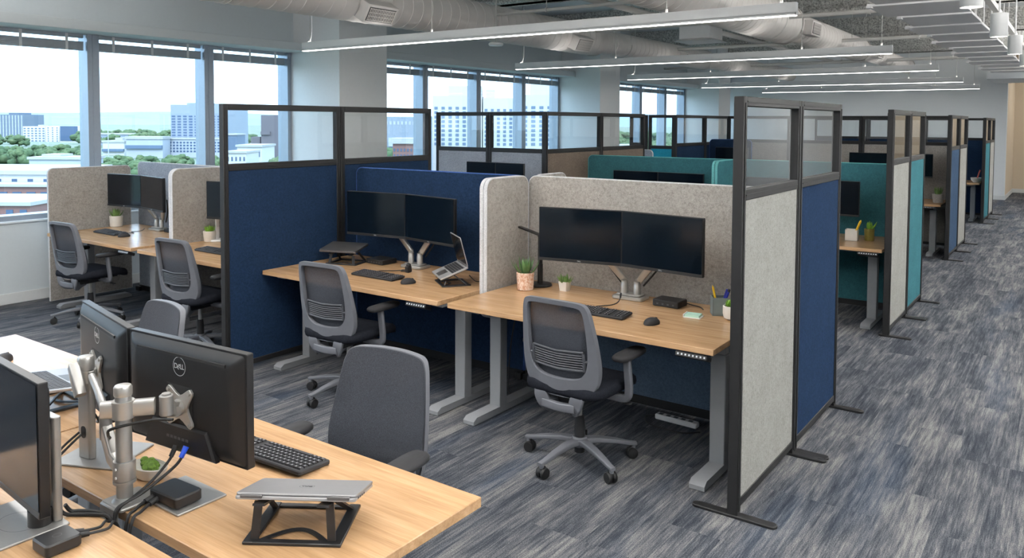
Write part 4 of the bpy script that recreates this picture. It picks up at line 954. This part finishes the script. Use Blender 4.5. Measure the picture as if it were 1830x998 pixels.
def chair(label, x, y, rz, base_rot, group='task chairs', swivel=0):
    """Sitter looks to local +y."""
    t = thing('task_chair', label, 'office chair', (x, y, 0), rz, group)
    obj('seat', CH['seat'], 'seat_fabric', t); obj('back_frame', CH['back_frame'], 'chair_grey', t); obj('mesh_back', CH['mesh_back'], 'chair_mesh', t)
    obj('lumbar_support', CH['lumbar_support'], 'rib_grey', t); obj('back_yoke', CH['back_yoke'], 'chair_grey', t); obj('mechanism', CH['mechanism'], 'soft_black', t)
    for a in ('arm_a', 'arm_b'):
        r = obj('armrest', CH[a], 'chair_grey', t); obj('arm_pad', CH[a + '_pad'], 'soft_black', r)
    p = obj('gas_lift', CH['sleeve'], 'soft_black', t); obj('piston', CH['piston'], 'aluminium', p)
    hb = obj('base_hub', CH['hub'], 'chair_grey', t)
    for k in range(5):
        M = RZ(base_rot - rz + k * 2 * PI / 5); l = obj('base_leg', CH['base_leg'], 'chair_grey', t, M); obj('caster', CH['caster'], 'rubber', l)
    return t
chair('grey mesh task chair at the desk with the black lamp', -2.185, 3.715, -.02, math.radians(45))
chair('grey mesh task chair at the desk with two laptops, left of the black lamp desk', -3.99, 3.70, .06, math.radians(50))
chair('grey mesh task chair at the window desk with the white succulent', -7.45, 3.70, .08, math.radians(30))
chair('grey mesh task chair half hidden by the tall navy panel', -5.74, 3.72, .08, math.radians(60))
chair('dark mesh chair facing the camera across the foreground desk', -2.20, 2.02, PI + .10, math.radians(20))
chair('dark mesh chair beyond the twin monitors seen from behind', -3.72, 1.95, PI - .12, math.radians(50))
# ------------------------------------------------------------------ plants, lamps and other desk things
def rosette(b, n, r0, r1, L, wd, z, rise0, rise1, tip=.15, seed=1, thick=.25):
    """Pointed fleshy leaves: outer ring first, inner ones steeper."""
    rnd = random.Random(seed)
    for k in range(n):
        f = k / max(1, n - 1); a = k * 2.39996 + rnd.uniform(-.2, .2); rise = rise0 + (rise1 - rise0) * f + rnd.uniform(-.12, .12); l = L * (1 - .35 * f) * rnd.uniform(.85, 1.12); r = r1 + (r0 - r1) * f
        d = Vector((math.cos(a), math.sin(a), 0)); s_ = Vector((-d.y, d.x, 0)); vs = []; st = 6
        for i in range(st + 1):
            u = i / st; an = rise + .35 * u * (1 if rise < 1.3 else 0); p = d * (r + l * u * math.cos(an)) + Vector((0, 0, z + l * u * math.sin(an)))
            wv = wd * (math.sin(PI * min(.98, .28 + .72 * u)) if u < 1 else tip * .2) * (1 - .15 * u); nn = Vector((0, 0, 1)) * math.cos(an) - d * math.sin(an)
            vs += [tuple(p - s_ * wv), tuple(p - nn * wv * thick), tuple(p + s_ * wv), tuple(p + nn * wv * thick * 1.6)]
        fs = [(i * 4 + j, i * 4 + (j + 1) % 4, (i + 1) * 4 + (j + 1) % 4, (i + 1) * 4 + j) for i in range(st) for j in range(4)] + [(3, 2, 1, 0), (st * 4, st * 4 + 1, st * 4 + 2, st * 4 + 3)]
        b.raw(vs, fs)
def pot_plant(label, x, y, z, prof, potmat, leaf, leafmat, group=None, square=None):
    t = thing('potted_succulent', label, 'potted plant', (x, y, z), 0, group)
    b = B()
    if square:
        w0, w1, h = square; q0, q1, q2, q3 = rrect(-w0, w0, -w0, w0, .005, 3), rrect(-w1, w1, -w1, w1, .006, 3), rrect(-w1 + .006, w1 - .006, -w1 + .006, w1 - .006, .004, 3), rrect(-w1 + .008, w1 - .008, -w1 + .008, w1 - .008, .004, 3); n = len(q0)
        b.raw([(px, py, zz) for q, zz in ((q0, 0), (q1, h), (q2, h), (q3, h - .015)) for px, py in q], [(k * n + i, k * n + (i + 1) % n, (k + 1) * n + (i + 1) % n, (k + 1) * n + i) for k in range(3) for i in range(n)] + [tuple(reversed(range(n)))]); top, rr = h, w1 - .008
    else: b.lathe(prof, 32, cap=True); top = max(p[1] for p in prof); rr = prof[-1][0]
    obj('pot', b, potmat, t)
    s_ = B(); s_.lathe([(rr, top - .016), (rr * .6, top - .010), (.002, top - .008)], 20); obj('soil', s_, 'soil', t)
    l = B(); leaf(l, top - .012); obj('leaves', l, leafmat, t, sharp=60); return t
def cyl_pot(r0, r1, h): return [(r0 * .9, 0), (r0, .006), (r1, h - .004), (r1 - .003, h), (r1 - .009, h - .002), (r1 - .011, h - .02)]
pot_plant('spiky aloe in a speckled pink pot on the desk with the black lamp', -2.995, 4.36, DZ, cyl_pot(.055, .060, .118), 'speckled_pot', lambda b, z: (rosette(b, 34, .004, .034, .125, .0085, z, .45, 1.4, seed=3), rosette(b, 14, .002, .02, .13, .008, z, .95, 1.5, seed=8)), 'aloe_green')
pot_plant('tiny succulent in a white square pot beside the black lamp', -2.765, 4.49, DZ, None, 'white_ceramic', lambda b, z: rosette(b, 26, .003, .018, .068, .011, z, .4, 1.45, seed=5, thick=.4), 'succulent_green', square=(.026, .033, .062))
pot_plant('round green succulent in a white pot at the right end of the black lamp desk', -1.585, 4.39, DZ, [(.03, 0), (.044, .01), (.05, .035), (.05, .078), (.047, .081), (.041, .079), (.040, .062)], 'white_ceramic', lambda b, z: [rosette(b, 16, .003, .014, .05, .011, z + .004, .5, 1.4, seed=s, thick=.45) if s == 0 else rosette(C_ := B(), 9, .002, .008, .034, .009, z + .008, .5, 1.35, seed=s, thick=.45) and None or b.raw(C_.v, C_.f, T(.022 * math.cos(s * 1.3), .022 * math.sin(s * 1.3), 0)) for s in range(6)], 'bright_green')
pot_plant('small succulent in a white round pot on the window desk', -8.27, 4.39, DZ, cyl_pot(.06, .066, .115), 'white_ceramic', lambda b, z: rosette(b, 30, .004, .03, .10, .012, z, .7, 1.45, seed=11, thick=.4), 'succulent_green')
pot_plant('small bright succulent in a white pot left of the white lamp', -6.66 + .10, 4.36, DZ, cyl_pot(.05, .058, .10), 'white_ceramic', lambda b, z: rosette(b, 26, .004, .026, .07, .012, z, .7, 1.4, seed=12, thick=.4), 'bright_green')
pot_plant('yellow green cactus like plant in an olive pot down the aisle', -1.615, 8.18, DZ, cyl_pot(.042, .046, .115), 'olive_pot', lambda b, z: rosette(b, 9, .003, .014, .095, .018, z, .8, 1.4, seed=15, thick=.5), 'bright_green')
pot_plant('green plant in a grey stone pot on the third pod desk', -1.62, 12.75, DZ, cyl_pot(.062, .075, .125), 'stone_pot', lambda b, z: rosette(b, 18, .004, .026, .12, .018, z, .9, 1.5, seed=17, thick=.4), 'succulent_green')
# moss planter behind the pole
t = thing('moss_planter', 'low cream planter with green moss behind the silver pole', 'potted plant', (-2.345, 1.335, DZ), .15)
b = B(); b.lathe([(.030, 0), (.040, .006), (.052, .04), (.049, .043), (.043, .035)], 28, Matrix.Diagonal((1.35, .8, 1, 1))); obj('bowl', b, 'white_ceramic', t)
b = B(); rnd = random.Random(4)
for k in range(26):
    a, r = rnd.uniform(0, 6.28), rnd.uniform(0, .036); s_ = rnd.uniform(.008, .016); b.ball((r * 1.35 * math.cos(a), r * .8 * math.sin(a), .038 + rnd.uniform(0, .008)), s_, s_, s_ * .8, 8, 5)
obj('moss', b, 'moss', t)
# desk lamps
def desk_lamp(label, x, y, rz, mat, h=.335, arm=.20):
    t = thing('desk_lamp', label, 'desk lamp', (x, y, DZ), rz)
    b = B(); b.lathe([(.078, 0), (.082, .003), (.082, .012), (.076, .017), (.002, .019)], 40); obj('base', b, mat, t)
    b = B(); b.prism(rrect(-.011, .011, -.019, .019, .006), .016, h * .45, None, .002); b.prism(rrect(-.010, .010, -.017, .017, .006), h * .45, h + .012, None, .002); st = obj('stem', b, mat, t)
    b = B(); b.cyl((-.016, 0, h + .008), (.016, 0, h + .008), .012, seg=18); obj('hinge', b, mat, st)
    b = B(); b.prism(rrect(-arm, .022, -.017, .017, .010), -.004, .008, T(0, 0, h + .012) @ RY(.20), .002); obj('lamp_head', b, mat, t)
    b = B(); b.box(-arm + .015, -.03, -.011, .011, -.0052, -.0038, 0, T(0, 0, h + .012) @ RY(.20)); obj('light_strip', b, 'paper_white', t); return t
desk_lamp('slim black desk lamp with a round base beside the aloe', -2.985, 4.525, -.12, 'black_plastic')
desk_lamp('slim white desk lamp on the half hidden window side desk', -6.53, 4.42, .0, 'white_plastic', .30, .20)
# grey pencil cup and its pencils
t = thing('pencil_cup', 'square grey pencil cup at the right end of the front desk', 'pencil cup', (-1.69, 4.465, DZ), .55)
def open_box(b, a, h, th=.005): b.box(-a, a, -a, a, 0, th); b.box(-a, -a + th, -a, a, 0, h); b.box(a - th, a, -a, a, 0, h); b.box(-a, a, -a, -a + th, 0, h); b.box(-a, a, a - th, a, 0, h)
b = B(); open_box(b, .043, .105); obj('cup', b, 'cup_grey', t)
def stick(name, label, cat, p0, p1, r, mat, tip):
    p0, p1 = Vector(p0), Vector(p1); t = thing(name, label, cat, p0); d = p1 - p0; u = d.normalized()
    b = B(); b.cyl((0, 0, 0), d - u * .016, r, seg=8); obj('barrel', b, mat, t); b = B(); b.cyl(d - u * .016, d, r, r * (.25 if name == 'pencil' else .9), seg=8); obj('tip' if name == 'pencil' else 'pen_cap', b, tip, t)
stick('pencil', 'yellow pencil leaning in the grey pencil cup', 'pencil', (-1.690, 4.46, DZ + .008), (-1.735, 4.475, DZ + .165), .0065, 'pencil_yellow', 'pencil_yellow')
stick('pen', 'dark blue pen leaning left in the grey pencil cup', 'pen', (-1.69, 4.475, DZ + .008), (-1.648, 4.485, DZ + .150), .007, 'pen_blue', 'pen_blue')
stick('pen', 'blue marker leaning right in the grey pencil cup', 'pen', (-1.68, 4.455, DZ + .008), (-1.630, 4.47, DZ + .155), .008, 'pen_blue', 'black_plastic')
t = thing('note_pad', 'mint green sticky notes in a clear holder by the grey cup', 'sticky notes', (-1.785, 4.315, DZ), .12)
b = B(); b.box(-.05, .05, -.04, .04, 0, .006, .001); b.box(-.05, -.045, -.04, .04, 0, .02, .001); obj('holder', b, 'paper_white', t); b = B(); b.box(-.042, .042, -.037, .037, .006, .018); obj('mint_sheets', b, 'mint_paper', t)
t = thing('pencil_box', 'white square pencil box in the second pod', 'pencil cup', (-1.755, 8.10, DZ), .1)
b = B(); open_box(b, .055, .105); obj('cup', b, 'white_ceramic', t)
stick('pencil', 'yellow pencil in the white box in the second pod', 'pencil', (-1.75, 8.10, DZ + .008), (-1.675, 8.10, DZ + .20), .011, 'pencil_yellow', 'pencil_yellow')
t = thing('bowl', 'small white bowl on the last pod desk', 'bowl', (-1.60, 17.72, DZ)); b = B(); b.lathe([(.05, 0), (.09, .04), (.10, .09), (.094, .09), (.084, .045), (.04, .012)], 24); obj('body', b, 'white_ceramic', t)
stick('pen', 'salmon pink pen standing in the small white bowl', 'pen', (-1.60, 17.72, DZ + .02), (-1.54, 17.73, DZ + .24), .013, 'salmon', 'salmon')
# webcam like black gadget by the keyboard of the two laptop desk
t = thing('cable_clip', 'black cable clip on the desk with two laptops, before the arm', 'cable clip', (-4.035, 4.34, DZ))
b = B(); b.prism(rrect(-.018, .018, -.022, .022, .008), 0, .05, RX(.1), .006); b.ball((0, 0, .055), .018, .02, .014); obj('body', b, 'rubber', t)
# ------------------------------------------------------------------ cables
def cable(label, pts, r=.004, ends=None, mat='rubber', name='cable'):
    o = Vector(pts[0]); t = thing(name, label, 'cable', o); q = B(); q.tube([Vector(p) - o for p in pts], r, 8, 7); obj('cord', q, mat, t)
    for e, c in (ends or []):
        a, d = (Vector(pts[0]), Vector(pts[1])) if e == 0 else (Vector(pts[-1]), Vector(pts[-2])); u = (d - a).normalized()
        q = B(); q.cyl(a - o - u * .004, a - o + u * .03, r * 2.0, r * 1.7, seg=10); obj('plug', q, c, t)
Z0 = DZ
cable('black cable from the right monitor, looping down to the desk gap', [(-2.225, 1.352, .862), (-2.222, 1.33, .83), (-2.215, 1.27, .79), (-2.205, 1.20, .765), (-2.195, 1.150, .755), (-2.190, 1.140, .70)], .0042, [(0, 'rubber')])
cable('cable with a blue plug from the right monitor to the desk gap', [(-2.180, 1.358, .868), (-2.178, 1.335, .835), (-2.165, 1.29, .82), (-2.175, 1.22, .785), (-2.188, 1.155, .76), (-2.196, 1.142, .70)], .0045, [(0, 'plug_blue')])
cable('upper cable from the hole of the flat silver stand into the gap', [(-2.648, 1.27, .835), (-2.655, 1.22, .80), (-2.645, 1.165, .76), (-2.60, 1.145, .74), (-2.595, 1.142, .68)], .004)
cable('lower cable from the hole of the flat silver stand into the gap', [(-2.636, 1.27, .83), (-2.640, 1.215, .79), (-2.628, 1.162, .755), (-2.585, 1.142, .73), (-2.58, 1.14, .68)], .004)
cable('upper thick cable lying along the gap from the left edge monitor', [(-2.30, 1.06, .775), (-2.30, 1.075, .752), (-2.285, 1.095, .748), (-2.25, 1.12, .745), (-2.215, 1.135, .735), (-2.21, 1.14, .68)], .0055)
cable('lower thick cable lying along the gap from the left edge monitor', [(-2.31, 1.05, .762), (-2.30, 1.062, .747), (-2.27, 1.085, .746), (-2.23, 1.112, .746), (-2.195, 1.13, .74), (-2.185, 1.14, .68)], .0055)
cable('left cable from the bottom left docking box to the gap', [(-2.165, 1.012, .757), (-2.155, 1.045, .752), (-2.15, 1.08, .748), (-2.17, 1.11, .747), (-2.165, 1.138, .72)], .004, [(0, 'rubber')])
cable('right cable from the bottom left docking box to the gap', [(-2.135, 1.012, .757), (-2.128, 1.05, .752), (-2.125, 1.09, .748), (-2.15, 1.12, .747), (-2.15, 1.138, .71)], .004, [(0, 'rubber')])
cable('front cable from the docking box beside the pole', [(-2.172, 1.250, .762), (-2.168, 1.215, .758), (-2.15, 1.18, .755), (-2.14, 1.155, .75), (-2.135, 1.14, .70)], .0045, [(0, 'rubber')])
cable('back cable from the docking box beside the pole', [(-2.150, 1.250, .762), (-2.145, 1.22, .758), (-2.128, 1.185, .755), (-2.118, 1.157, .75), (-2.114, 1.14, .70)], .0045, [(0, 'rubber')])
cable('black cable slung under the long upper arm of the silver pole', [(-2.10, 1.27, 1.0), (-2.16, 1.235, .995), (-2.235, 1.165, .975), (-2.29, 1.18, .94), (-2.345, 1.215, .905)], .0042)
cable('black cable hanging from the monitor turned away', [(-2.72, 1.40, .87), (-2.72, 1.38, .85), (-2.71, 1.36, .83), (-2.66, 1.34, .85), (-2.645, 1.31, .90)], .004)
cable('keyboard cable on the desk with the black lamp', [(-2.33, 4.46, .778), (-2.32, 4.435, .76), (-2.30, 4.36, .747), (-2.30, 4.28, .746), (-2.345, 4.21, .746), (-2.36, 4.125, .752)], .0032, [(0, 'rubber')])
cable('keyboard cable on the desk with two laptops', [(-4.05, 4.35, .746), (-4.09, 4.32, .746), (-4.12, 4.36, .746), (-4.08, 4.39, .746), (-4.15, 4.30, .746), (-4.22, 4.24, .746), (-4.22, 4.15, .752)], .0032)
cable('power cable behind the open laptop near the divider', [(-3.41, 4.28, .80), (-3.40, 4.34, .75), (-3.36, 4.40, .746), (-3.29, 4.42, .746)], .003)
cable('black cable from the docking box behind the grey pencil cup', [(-1.97, 4.565, .76), (-1.92, 4.58, .747), (-1.84, 4.55, .746), (-1.80, 4.50, .746)], .003)
cable('keyboard cable on the window desk', [(-7.74, 4.40, .76), (-7.70, 4.34, .746), (-7.72, 4.25, .746), (-7.62, 4.22, .746), (-7.66, 4.14, .752)], .003)
cable('cable hanging under the desk with the black lamp', [(-2.42, 4.30, .70), (-2.30, 4.32, .60), (-2.12, 4.33, .565), (-1.98, 4.34, .61), (-1.92, 4.35, .70)], .005)
cable('black cable trailing between the two desk legs', [(-3.15, 4.50, .60), (-3.17, 4.45, .35), (-3.16, 4.40, .1), (-3.12, 4.36, .010), (-3.0, 4.40, .008), (-2.86, 4.48, .008), (-2.70, 4.55, .008)], .0045)
t = thing('power_strip', 'white power strip lying behind the chair under the front desk', 'power strip', (-1.98, 4.55, 0), -.05)
b = B(); b.box(-.14, .14, -.026, .026, 0, .034, .006); obj('body', b, 'white_plastic', t)
b = B(); [b.box(-.12 + k * .05, -.092 + k * .05, -.014, .014, .0335, .0345) for k in range(5)]; obj('sockets', b, 'dull_mark', t)
cable('black cord of the white power strip on the carpet', [(-2.12, 4.55, .02), (-2.18, 4.52, .006), (-2.1, 4.42, .006), (-1.9, 4.40, .006), (-1.80, 4.48, .006)], .0045)
# ------------------------------------------------------------------ the town outside the windows
GZ = -17.0
def out(px, depth):
    """Point on the ground at image column px of the photograph and the given distance ahead."""
    d = _F * 1.0 + _R * ((px - 915) / F_PX); d.z = 0; return Vector((d.x * depth, d.y * depth, GZ))
def up(py, depth): return (CAM_Z + (219 - py) / F_PX * depth)      # world height seen at image row py
b = B(); b.box(-6000, 400, -1500, 7000, GZ - 1, GZ); o = struct('ground', b, 'town_ground', 'pale green town ground far below'); 
for i, (d, h, s_) in enumerate(((3600, 40, 3), (4800, 88, 8))):
    b = B(); vs = []; fs = []; n = 60
    for k in range(n + 1):
        p = out(-700 + k * 50, d); q = out(-700 + k * 50, d + 500); z = GZ + h * (.75 + .4 * noise.noise(Vector((k * .13, s_, 0)))); vs += [tuple(p), (p.x * 1.03, p.y * 1.03, z), tuple(q)]
    for k in range(n): fs += [(k * 3, k * 3 + 3, k * 3 + 4, k * 3 + 1), (k * 3 + 1, k * 3 + 4, k * 3 + 5, k * 3 + 2)]
    b.raw(vs, fs); o = struct('hills' if i == 0 else 'hills.001', b, 'hill_haze', 'hazy blue hills along the skyline')
    o.name = 'hill_ridge'
for nm, wc, gc in (('wall_slab', rgb(96, 108, 124), None), ('wall_pale', rgb(162, 168, 178), None), ('wall_brown', rgb(92, 88, 96), None), ('wall_brick', rgb(124, 92, 88), None), ('wall_hotel', rgb(172, 174, 178), None), ('wall_grey', rgb(128, 138, 152), None), ('wall_white', rgb(186, 186, 186), None), ('glass_far', rgb(66, 86, 114), None), ('glass_mid', rgb(88, 106, 130), None)):
    plain(nm, wc, .7, var=.02, scale=.2)
def building(label, px0, px1, py_top, depth, deep, wall, yaw=None, rows=0, colsn=0, win='glass_far', roof=None, winfrac=(.55, .5), top_margin=.06, bot_row=None, side=True, parts=()):
    """Box building whose front spans image columns px0..px1 at the given distance; windows are parts on its front face."""
    a, c = out(px0, depth), out(px1, depth); mid = (a + c) / 2; d = (c - a); wdt = d.length; rz = math.atan2(d.y, d.x) + (yaw or 0); top = up(py_top, depth) - GZ
    t = thing('building', label, 'building', mid, rz, 'buildings outside the windows')
    b = B(); b.box(-wdt / 2, wdt / 2, 0, deep, 0, top); obj('wall', b, wall, t)
    if roof:
        b = B(); b.box(-wdt / 2 - .4, wdt / 2 + .4, -.6, deep + .4, top, top + (1.2 if roof is True else roof)); obj('roof', b, 'roof_white', t)
    for (x0, x1, z0, z1, dd, mat, nm) in parts:
        b = B(); b.box(-wdt / 2 + wdt * x0, -wdt / 2 + wdt * x1, -dd if dd > 0 else deep * .2, .5 if dd > 0 else deep * .8, top * z0, top * z1); obj(nm, b, mat, t)
    if rows:
        zb = 0 if bot_row is None else up(bot_row, depth) - GZ; zt = top * (1 - top_margin); cw, rh = wdt / colsn, (zt - zb) / rows
        me = B(); me.box(-cw * winfrac[0] / 2, cw * winfrac[0] / 2, -.12, .06, -rh * winfrac[1] / 2, rh * winfrac[1] / 2); me = me.mesh('window')
        for r in range(rows):
            for k in range(colsn): obj('window', me, win, t, T(-wdt / 2 + (k + .5) * cw, 0, zb + (r + .5) * rh))
    return t
building('dark slab tower on the skyline at the far left', -45, 43, 209, 900, 40, 'wall_slab', rows=5, colsn=16, win='wall_pale', winfrac=(.28, .96), parts=((.62, .82, 1, 1.08, -1, 'wall_slab', 'penthouse'),), top_margin=.03)
building('pale office block right of the dark slab tower', 42, 82, 230, 700, 14, 'wall_white', rows=6, colsn=6, win='glass_mid', bot_row=258, parts=((.6, .8, 1, 1.1, -1, 'wall_pale', 'penthouse'),))
building('white block with a narrow window strip near the dark slab tower', 83, 107, 229, 690, 12, 'wall_white', rows=7, colsn=3, win='glass_mid', bot_row=258, winfrac=(.25, .5))
building('white block with a dark glass front', 108, 144, 229, 680, 30, 'wall_white', parts=((.03, .88, .1, .99, .6, 'glass_far', 'glass_front'),))
building('low white roofed hall behind the brick building', 52, 150, 289, 255, 12, 'wall_pale', roof=.8, rows=1, colsn=10, winfrac=(.4, .4), parts=((.15, .5, 1.05, 1.25, -1, 'roof_white', 'roof_monitor'),))
building('white upper storeys with a broad roof above the brick front', -160, 96, 316, 158, 22, 'wall_white', roof=.8, rows=1, colsn=9, winfrac=(.32, .45), bot_row=334)
building('brick building with paired windows just outside the left window', -160, 92, 338, 152, 5, 'wall_brick', roof=.5, rows=1, colsn=10, winfrac=(.62, .55), bot_row=368)
building('low arched white roof below the brick building', -120, 52, 372, 128, 14, 'wall_brick', roof=.6, rows=1, colsn=7, winfrac=(.5, .5), bot_row=392)
building('tall pale tower with a window grid in the second window', 306, 408, 190, 420, 32, 'wall_grey', rows=9, colsn=10, win='glass_far', bot_row=252, winfrac=(.62, .55), top_margin=.2, parts=((.2, .55, 1, 1.04, -1, 'wall_grey', 'crown'),))
building('pale podium with a window grid under the tall tower', 296, 400, 252, 410, 9, 'wall_pale', rows=4, colsn=17, win='glass_far', bot_row=276, winfrac=(.6, .6), roof=.7, top_margin=.1)
building('long low white roofed centre left of the podium', 226, 291, 252, 400, 9, 'wall_pale', roof=1.4, parts=((.0, 1, .5, .68, 1.2, 'glass_mid', 'window_band'),))
building('white domed roof hall behind the second window', 184, 222, 258, 430, 16, 'wall_white', roof=1, parts=((.0, 1, .3, .5, 1.2, 'glass_mid', 'window_band'), (.45, .8, 1, 1.35, -1, 'roof_white', 'dome_roof')))
building('flat long shed far behind the second window', 170, 240, 244, 600, 10, 'wall_grey', roof=1)
building('brown tower seen through the navy panel glass', 467, 545, 208, 330, 24, 'wall_brown', parts=((.0, .22, .62, .68, .8, 'wall_brown', 'ledge'), (.50, .66, 0, .985, 1.2, 'glass_mid', 'glass_strip')))
building('lower brown wing beside the brown tower', 449, 465, 247, 331, 18, 'wall_brown')
building('small white house in front of the brown tower', 424, 468, 265, 262, 14, 'wall_white', roof=.7, rows=1, colsn=4, winfrac=(.4, .5), bot_row=288)
building('white terrace below the navy panel glass', 404, 440, 276, 240, 12, 'wall_white', roof=.6, rows=1, colsn=5, winfrac=(.4, .5), bot_row=294)
building('grey blue slab at the tower foot behind the navy panel', 408, 424, 244, 400, 12, 'glass_mid', roof=.7)
building('grey factory seen right of the first column', 688, 770, 210, 300, 30, 'wall_grey', rows=1, colsn=12, win='wall_pale', bot_row=226, winfrac=(.5, .6), parts=((.08, .95, .46, .62, .6, 'wall_pale', 'pale_band'),))
building('brick building with a white roof right of the first column', 702, 756, 258, 190, 8, 'wall_brick', roof=1.3, rows=2, colsn=9, win='glass_far', bot_row=285, winfrac=(.4, .5))
h = building('big white hotel, left wing with a window grid', 773, 861, 172, 200, 14, 'wall_hotel', rows=9, colsn=7, win='glass_mid', bot_row=262, winfrac=(.46, .6), top_margin=.10, parts=((.30, .98, 1, 1.10, -1, 'wall_hotel', 'crown'),))
building('big white hotel, middle wing with a window grid', 863, 929, 176, 200, 14, 'wall_hotel', rows=9, colsn=6, win='glass_mid', bot_row=262, winfrac=(.46, .6), top_margin=.10, parts=((.06, .3, 1, 1.09, -1, 'wall_hotel', 'crown'),))
building('big white hotel, right wing with a window grid', 931, 1003, 170, 200, 14, 'wall_hotel', rows=9, colsn=5, win='glass_mid', bot_row=262, winfrac=(.5, .6), top_margin=.10, parts=((.25, .75, 1, 1.12, -1, 'wall_hotel', 'crown'),))
building('pale houses below the third bay', 1100, 1150, 262, 300, 14, 'wall_white', roof=.7)
t = thing('antenna_mast', 'thin radio mast rising in the second window', 'mast', out(194, 380)); b = B(); b.cyl((0, 0, 0), (0, 0, up(150, 380) - GZ), .22, .10, seg=8); obj('mast', b, 'wall_pale', t)
# trees: one mesh of crown per kind, copied
def crown_mesh(seed):
    rnd = random.Random(seed); b = B()
    for k in range(34):
        a, r, z = rnd.uniform(0, 6.28), rnd.uniform(0, .78) ** .7, rnd.uniform(.30, .92); s_ = rnd.uniform(.16, .34) * (1.1 - .5 * z); r *= math.sqrt(max(.05, 1 - ((z - .5) / .55) ** 2))
        bb = B(); bb.ball((0, 0, 0), s_, s_, s_ * .85, 12, 8)
        vs = [tuple(Vector(v) * (1 + .45 * noise.noise(Vector(v) * 9 + Vector((k, seed, 0)))) + Vector((r * .62 * math.cos(a), r * .62 * math.sin(a), z))) for v in bb.v]; b.raw(vs, bb.f)
    return b.mesh('crown', 180)
CR = [crown_mesh(s) for s in range(4)]
tk = B(); tk.cyl((0, 0, 0), (0, 0, .6), .05, .025, seg=8); tk.cyl((0, 0, .35), (.2, .05, .6), .02, .01, seg=6); TK = tk.mesh('trunk')
def tree(px, depth, py_top, wide, kind, blue=False):
    p = out(px, depth); h = up(py_top, depth) - GZ; s_ = h
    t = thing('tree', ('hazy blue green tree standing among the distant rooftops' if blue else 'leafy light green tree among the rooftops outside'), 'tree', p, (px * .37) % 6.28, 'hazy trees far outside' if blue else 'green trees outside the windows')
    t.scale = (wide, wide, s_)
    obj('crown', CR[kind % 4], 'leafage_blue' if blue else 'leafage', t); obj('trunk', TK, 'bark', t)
rnd = random.Random(21)
def grove(px0, px1, depths, span, py, blue=False):
    for d in depths:
        st = span * F_PX / d; px = px0 + rnd.uniform(0, .6) * st
        while px < px1:
            tree(px + rnd.uniform(-.1, .1) * st, d + rnd.uniform(-3, 3), py(d) + rnd.uniform(-2, 2), span * rnd.uniform(.62, .76), rnd.randrange(4), blue); px += st
grove(-20, 160, (300, 310, 335, 362, 390), 11, lambda d: 219 + 12.4 * F_PX / d - (0 if d > 300 else 4))
grove(190, 300, (236, 256, 278, 300), 11, lambda d: 219 + 13.5 * F_PX / d)
grove(300, 385, (262, 284), 11, lambda d: 219 + 12.5 * F_PX / d)
grove(486, 525, (232,), 10, lambda d: 219 + 10.5 * F_PX / d)
grove(1100, 1240, (330, 360, 395, 430), 13, lambda d: 219 + 8 * F_PX / d)
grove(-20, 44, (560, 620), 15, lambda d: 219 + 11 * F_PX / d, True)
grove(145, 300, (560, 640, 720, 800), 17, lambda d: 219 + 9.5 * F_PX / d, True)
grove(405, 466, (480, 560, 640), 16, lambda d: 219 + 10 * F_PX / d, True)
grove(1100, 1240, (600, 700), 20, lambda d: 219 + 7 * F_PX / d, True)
tree(54, 185, 372, 6, 1); tree(78, 172, 374, 6, 2); tree(700, 262, 268, 8, 3)
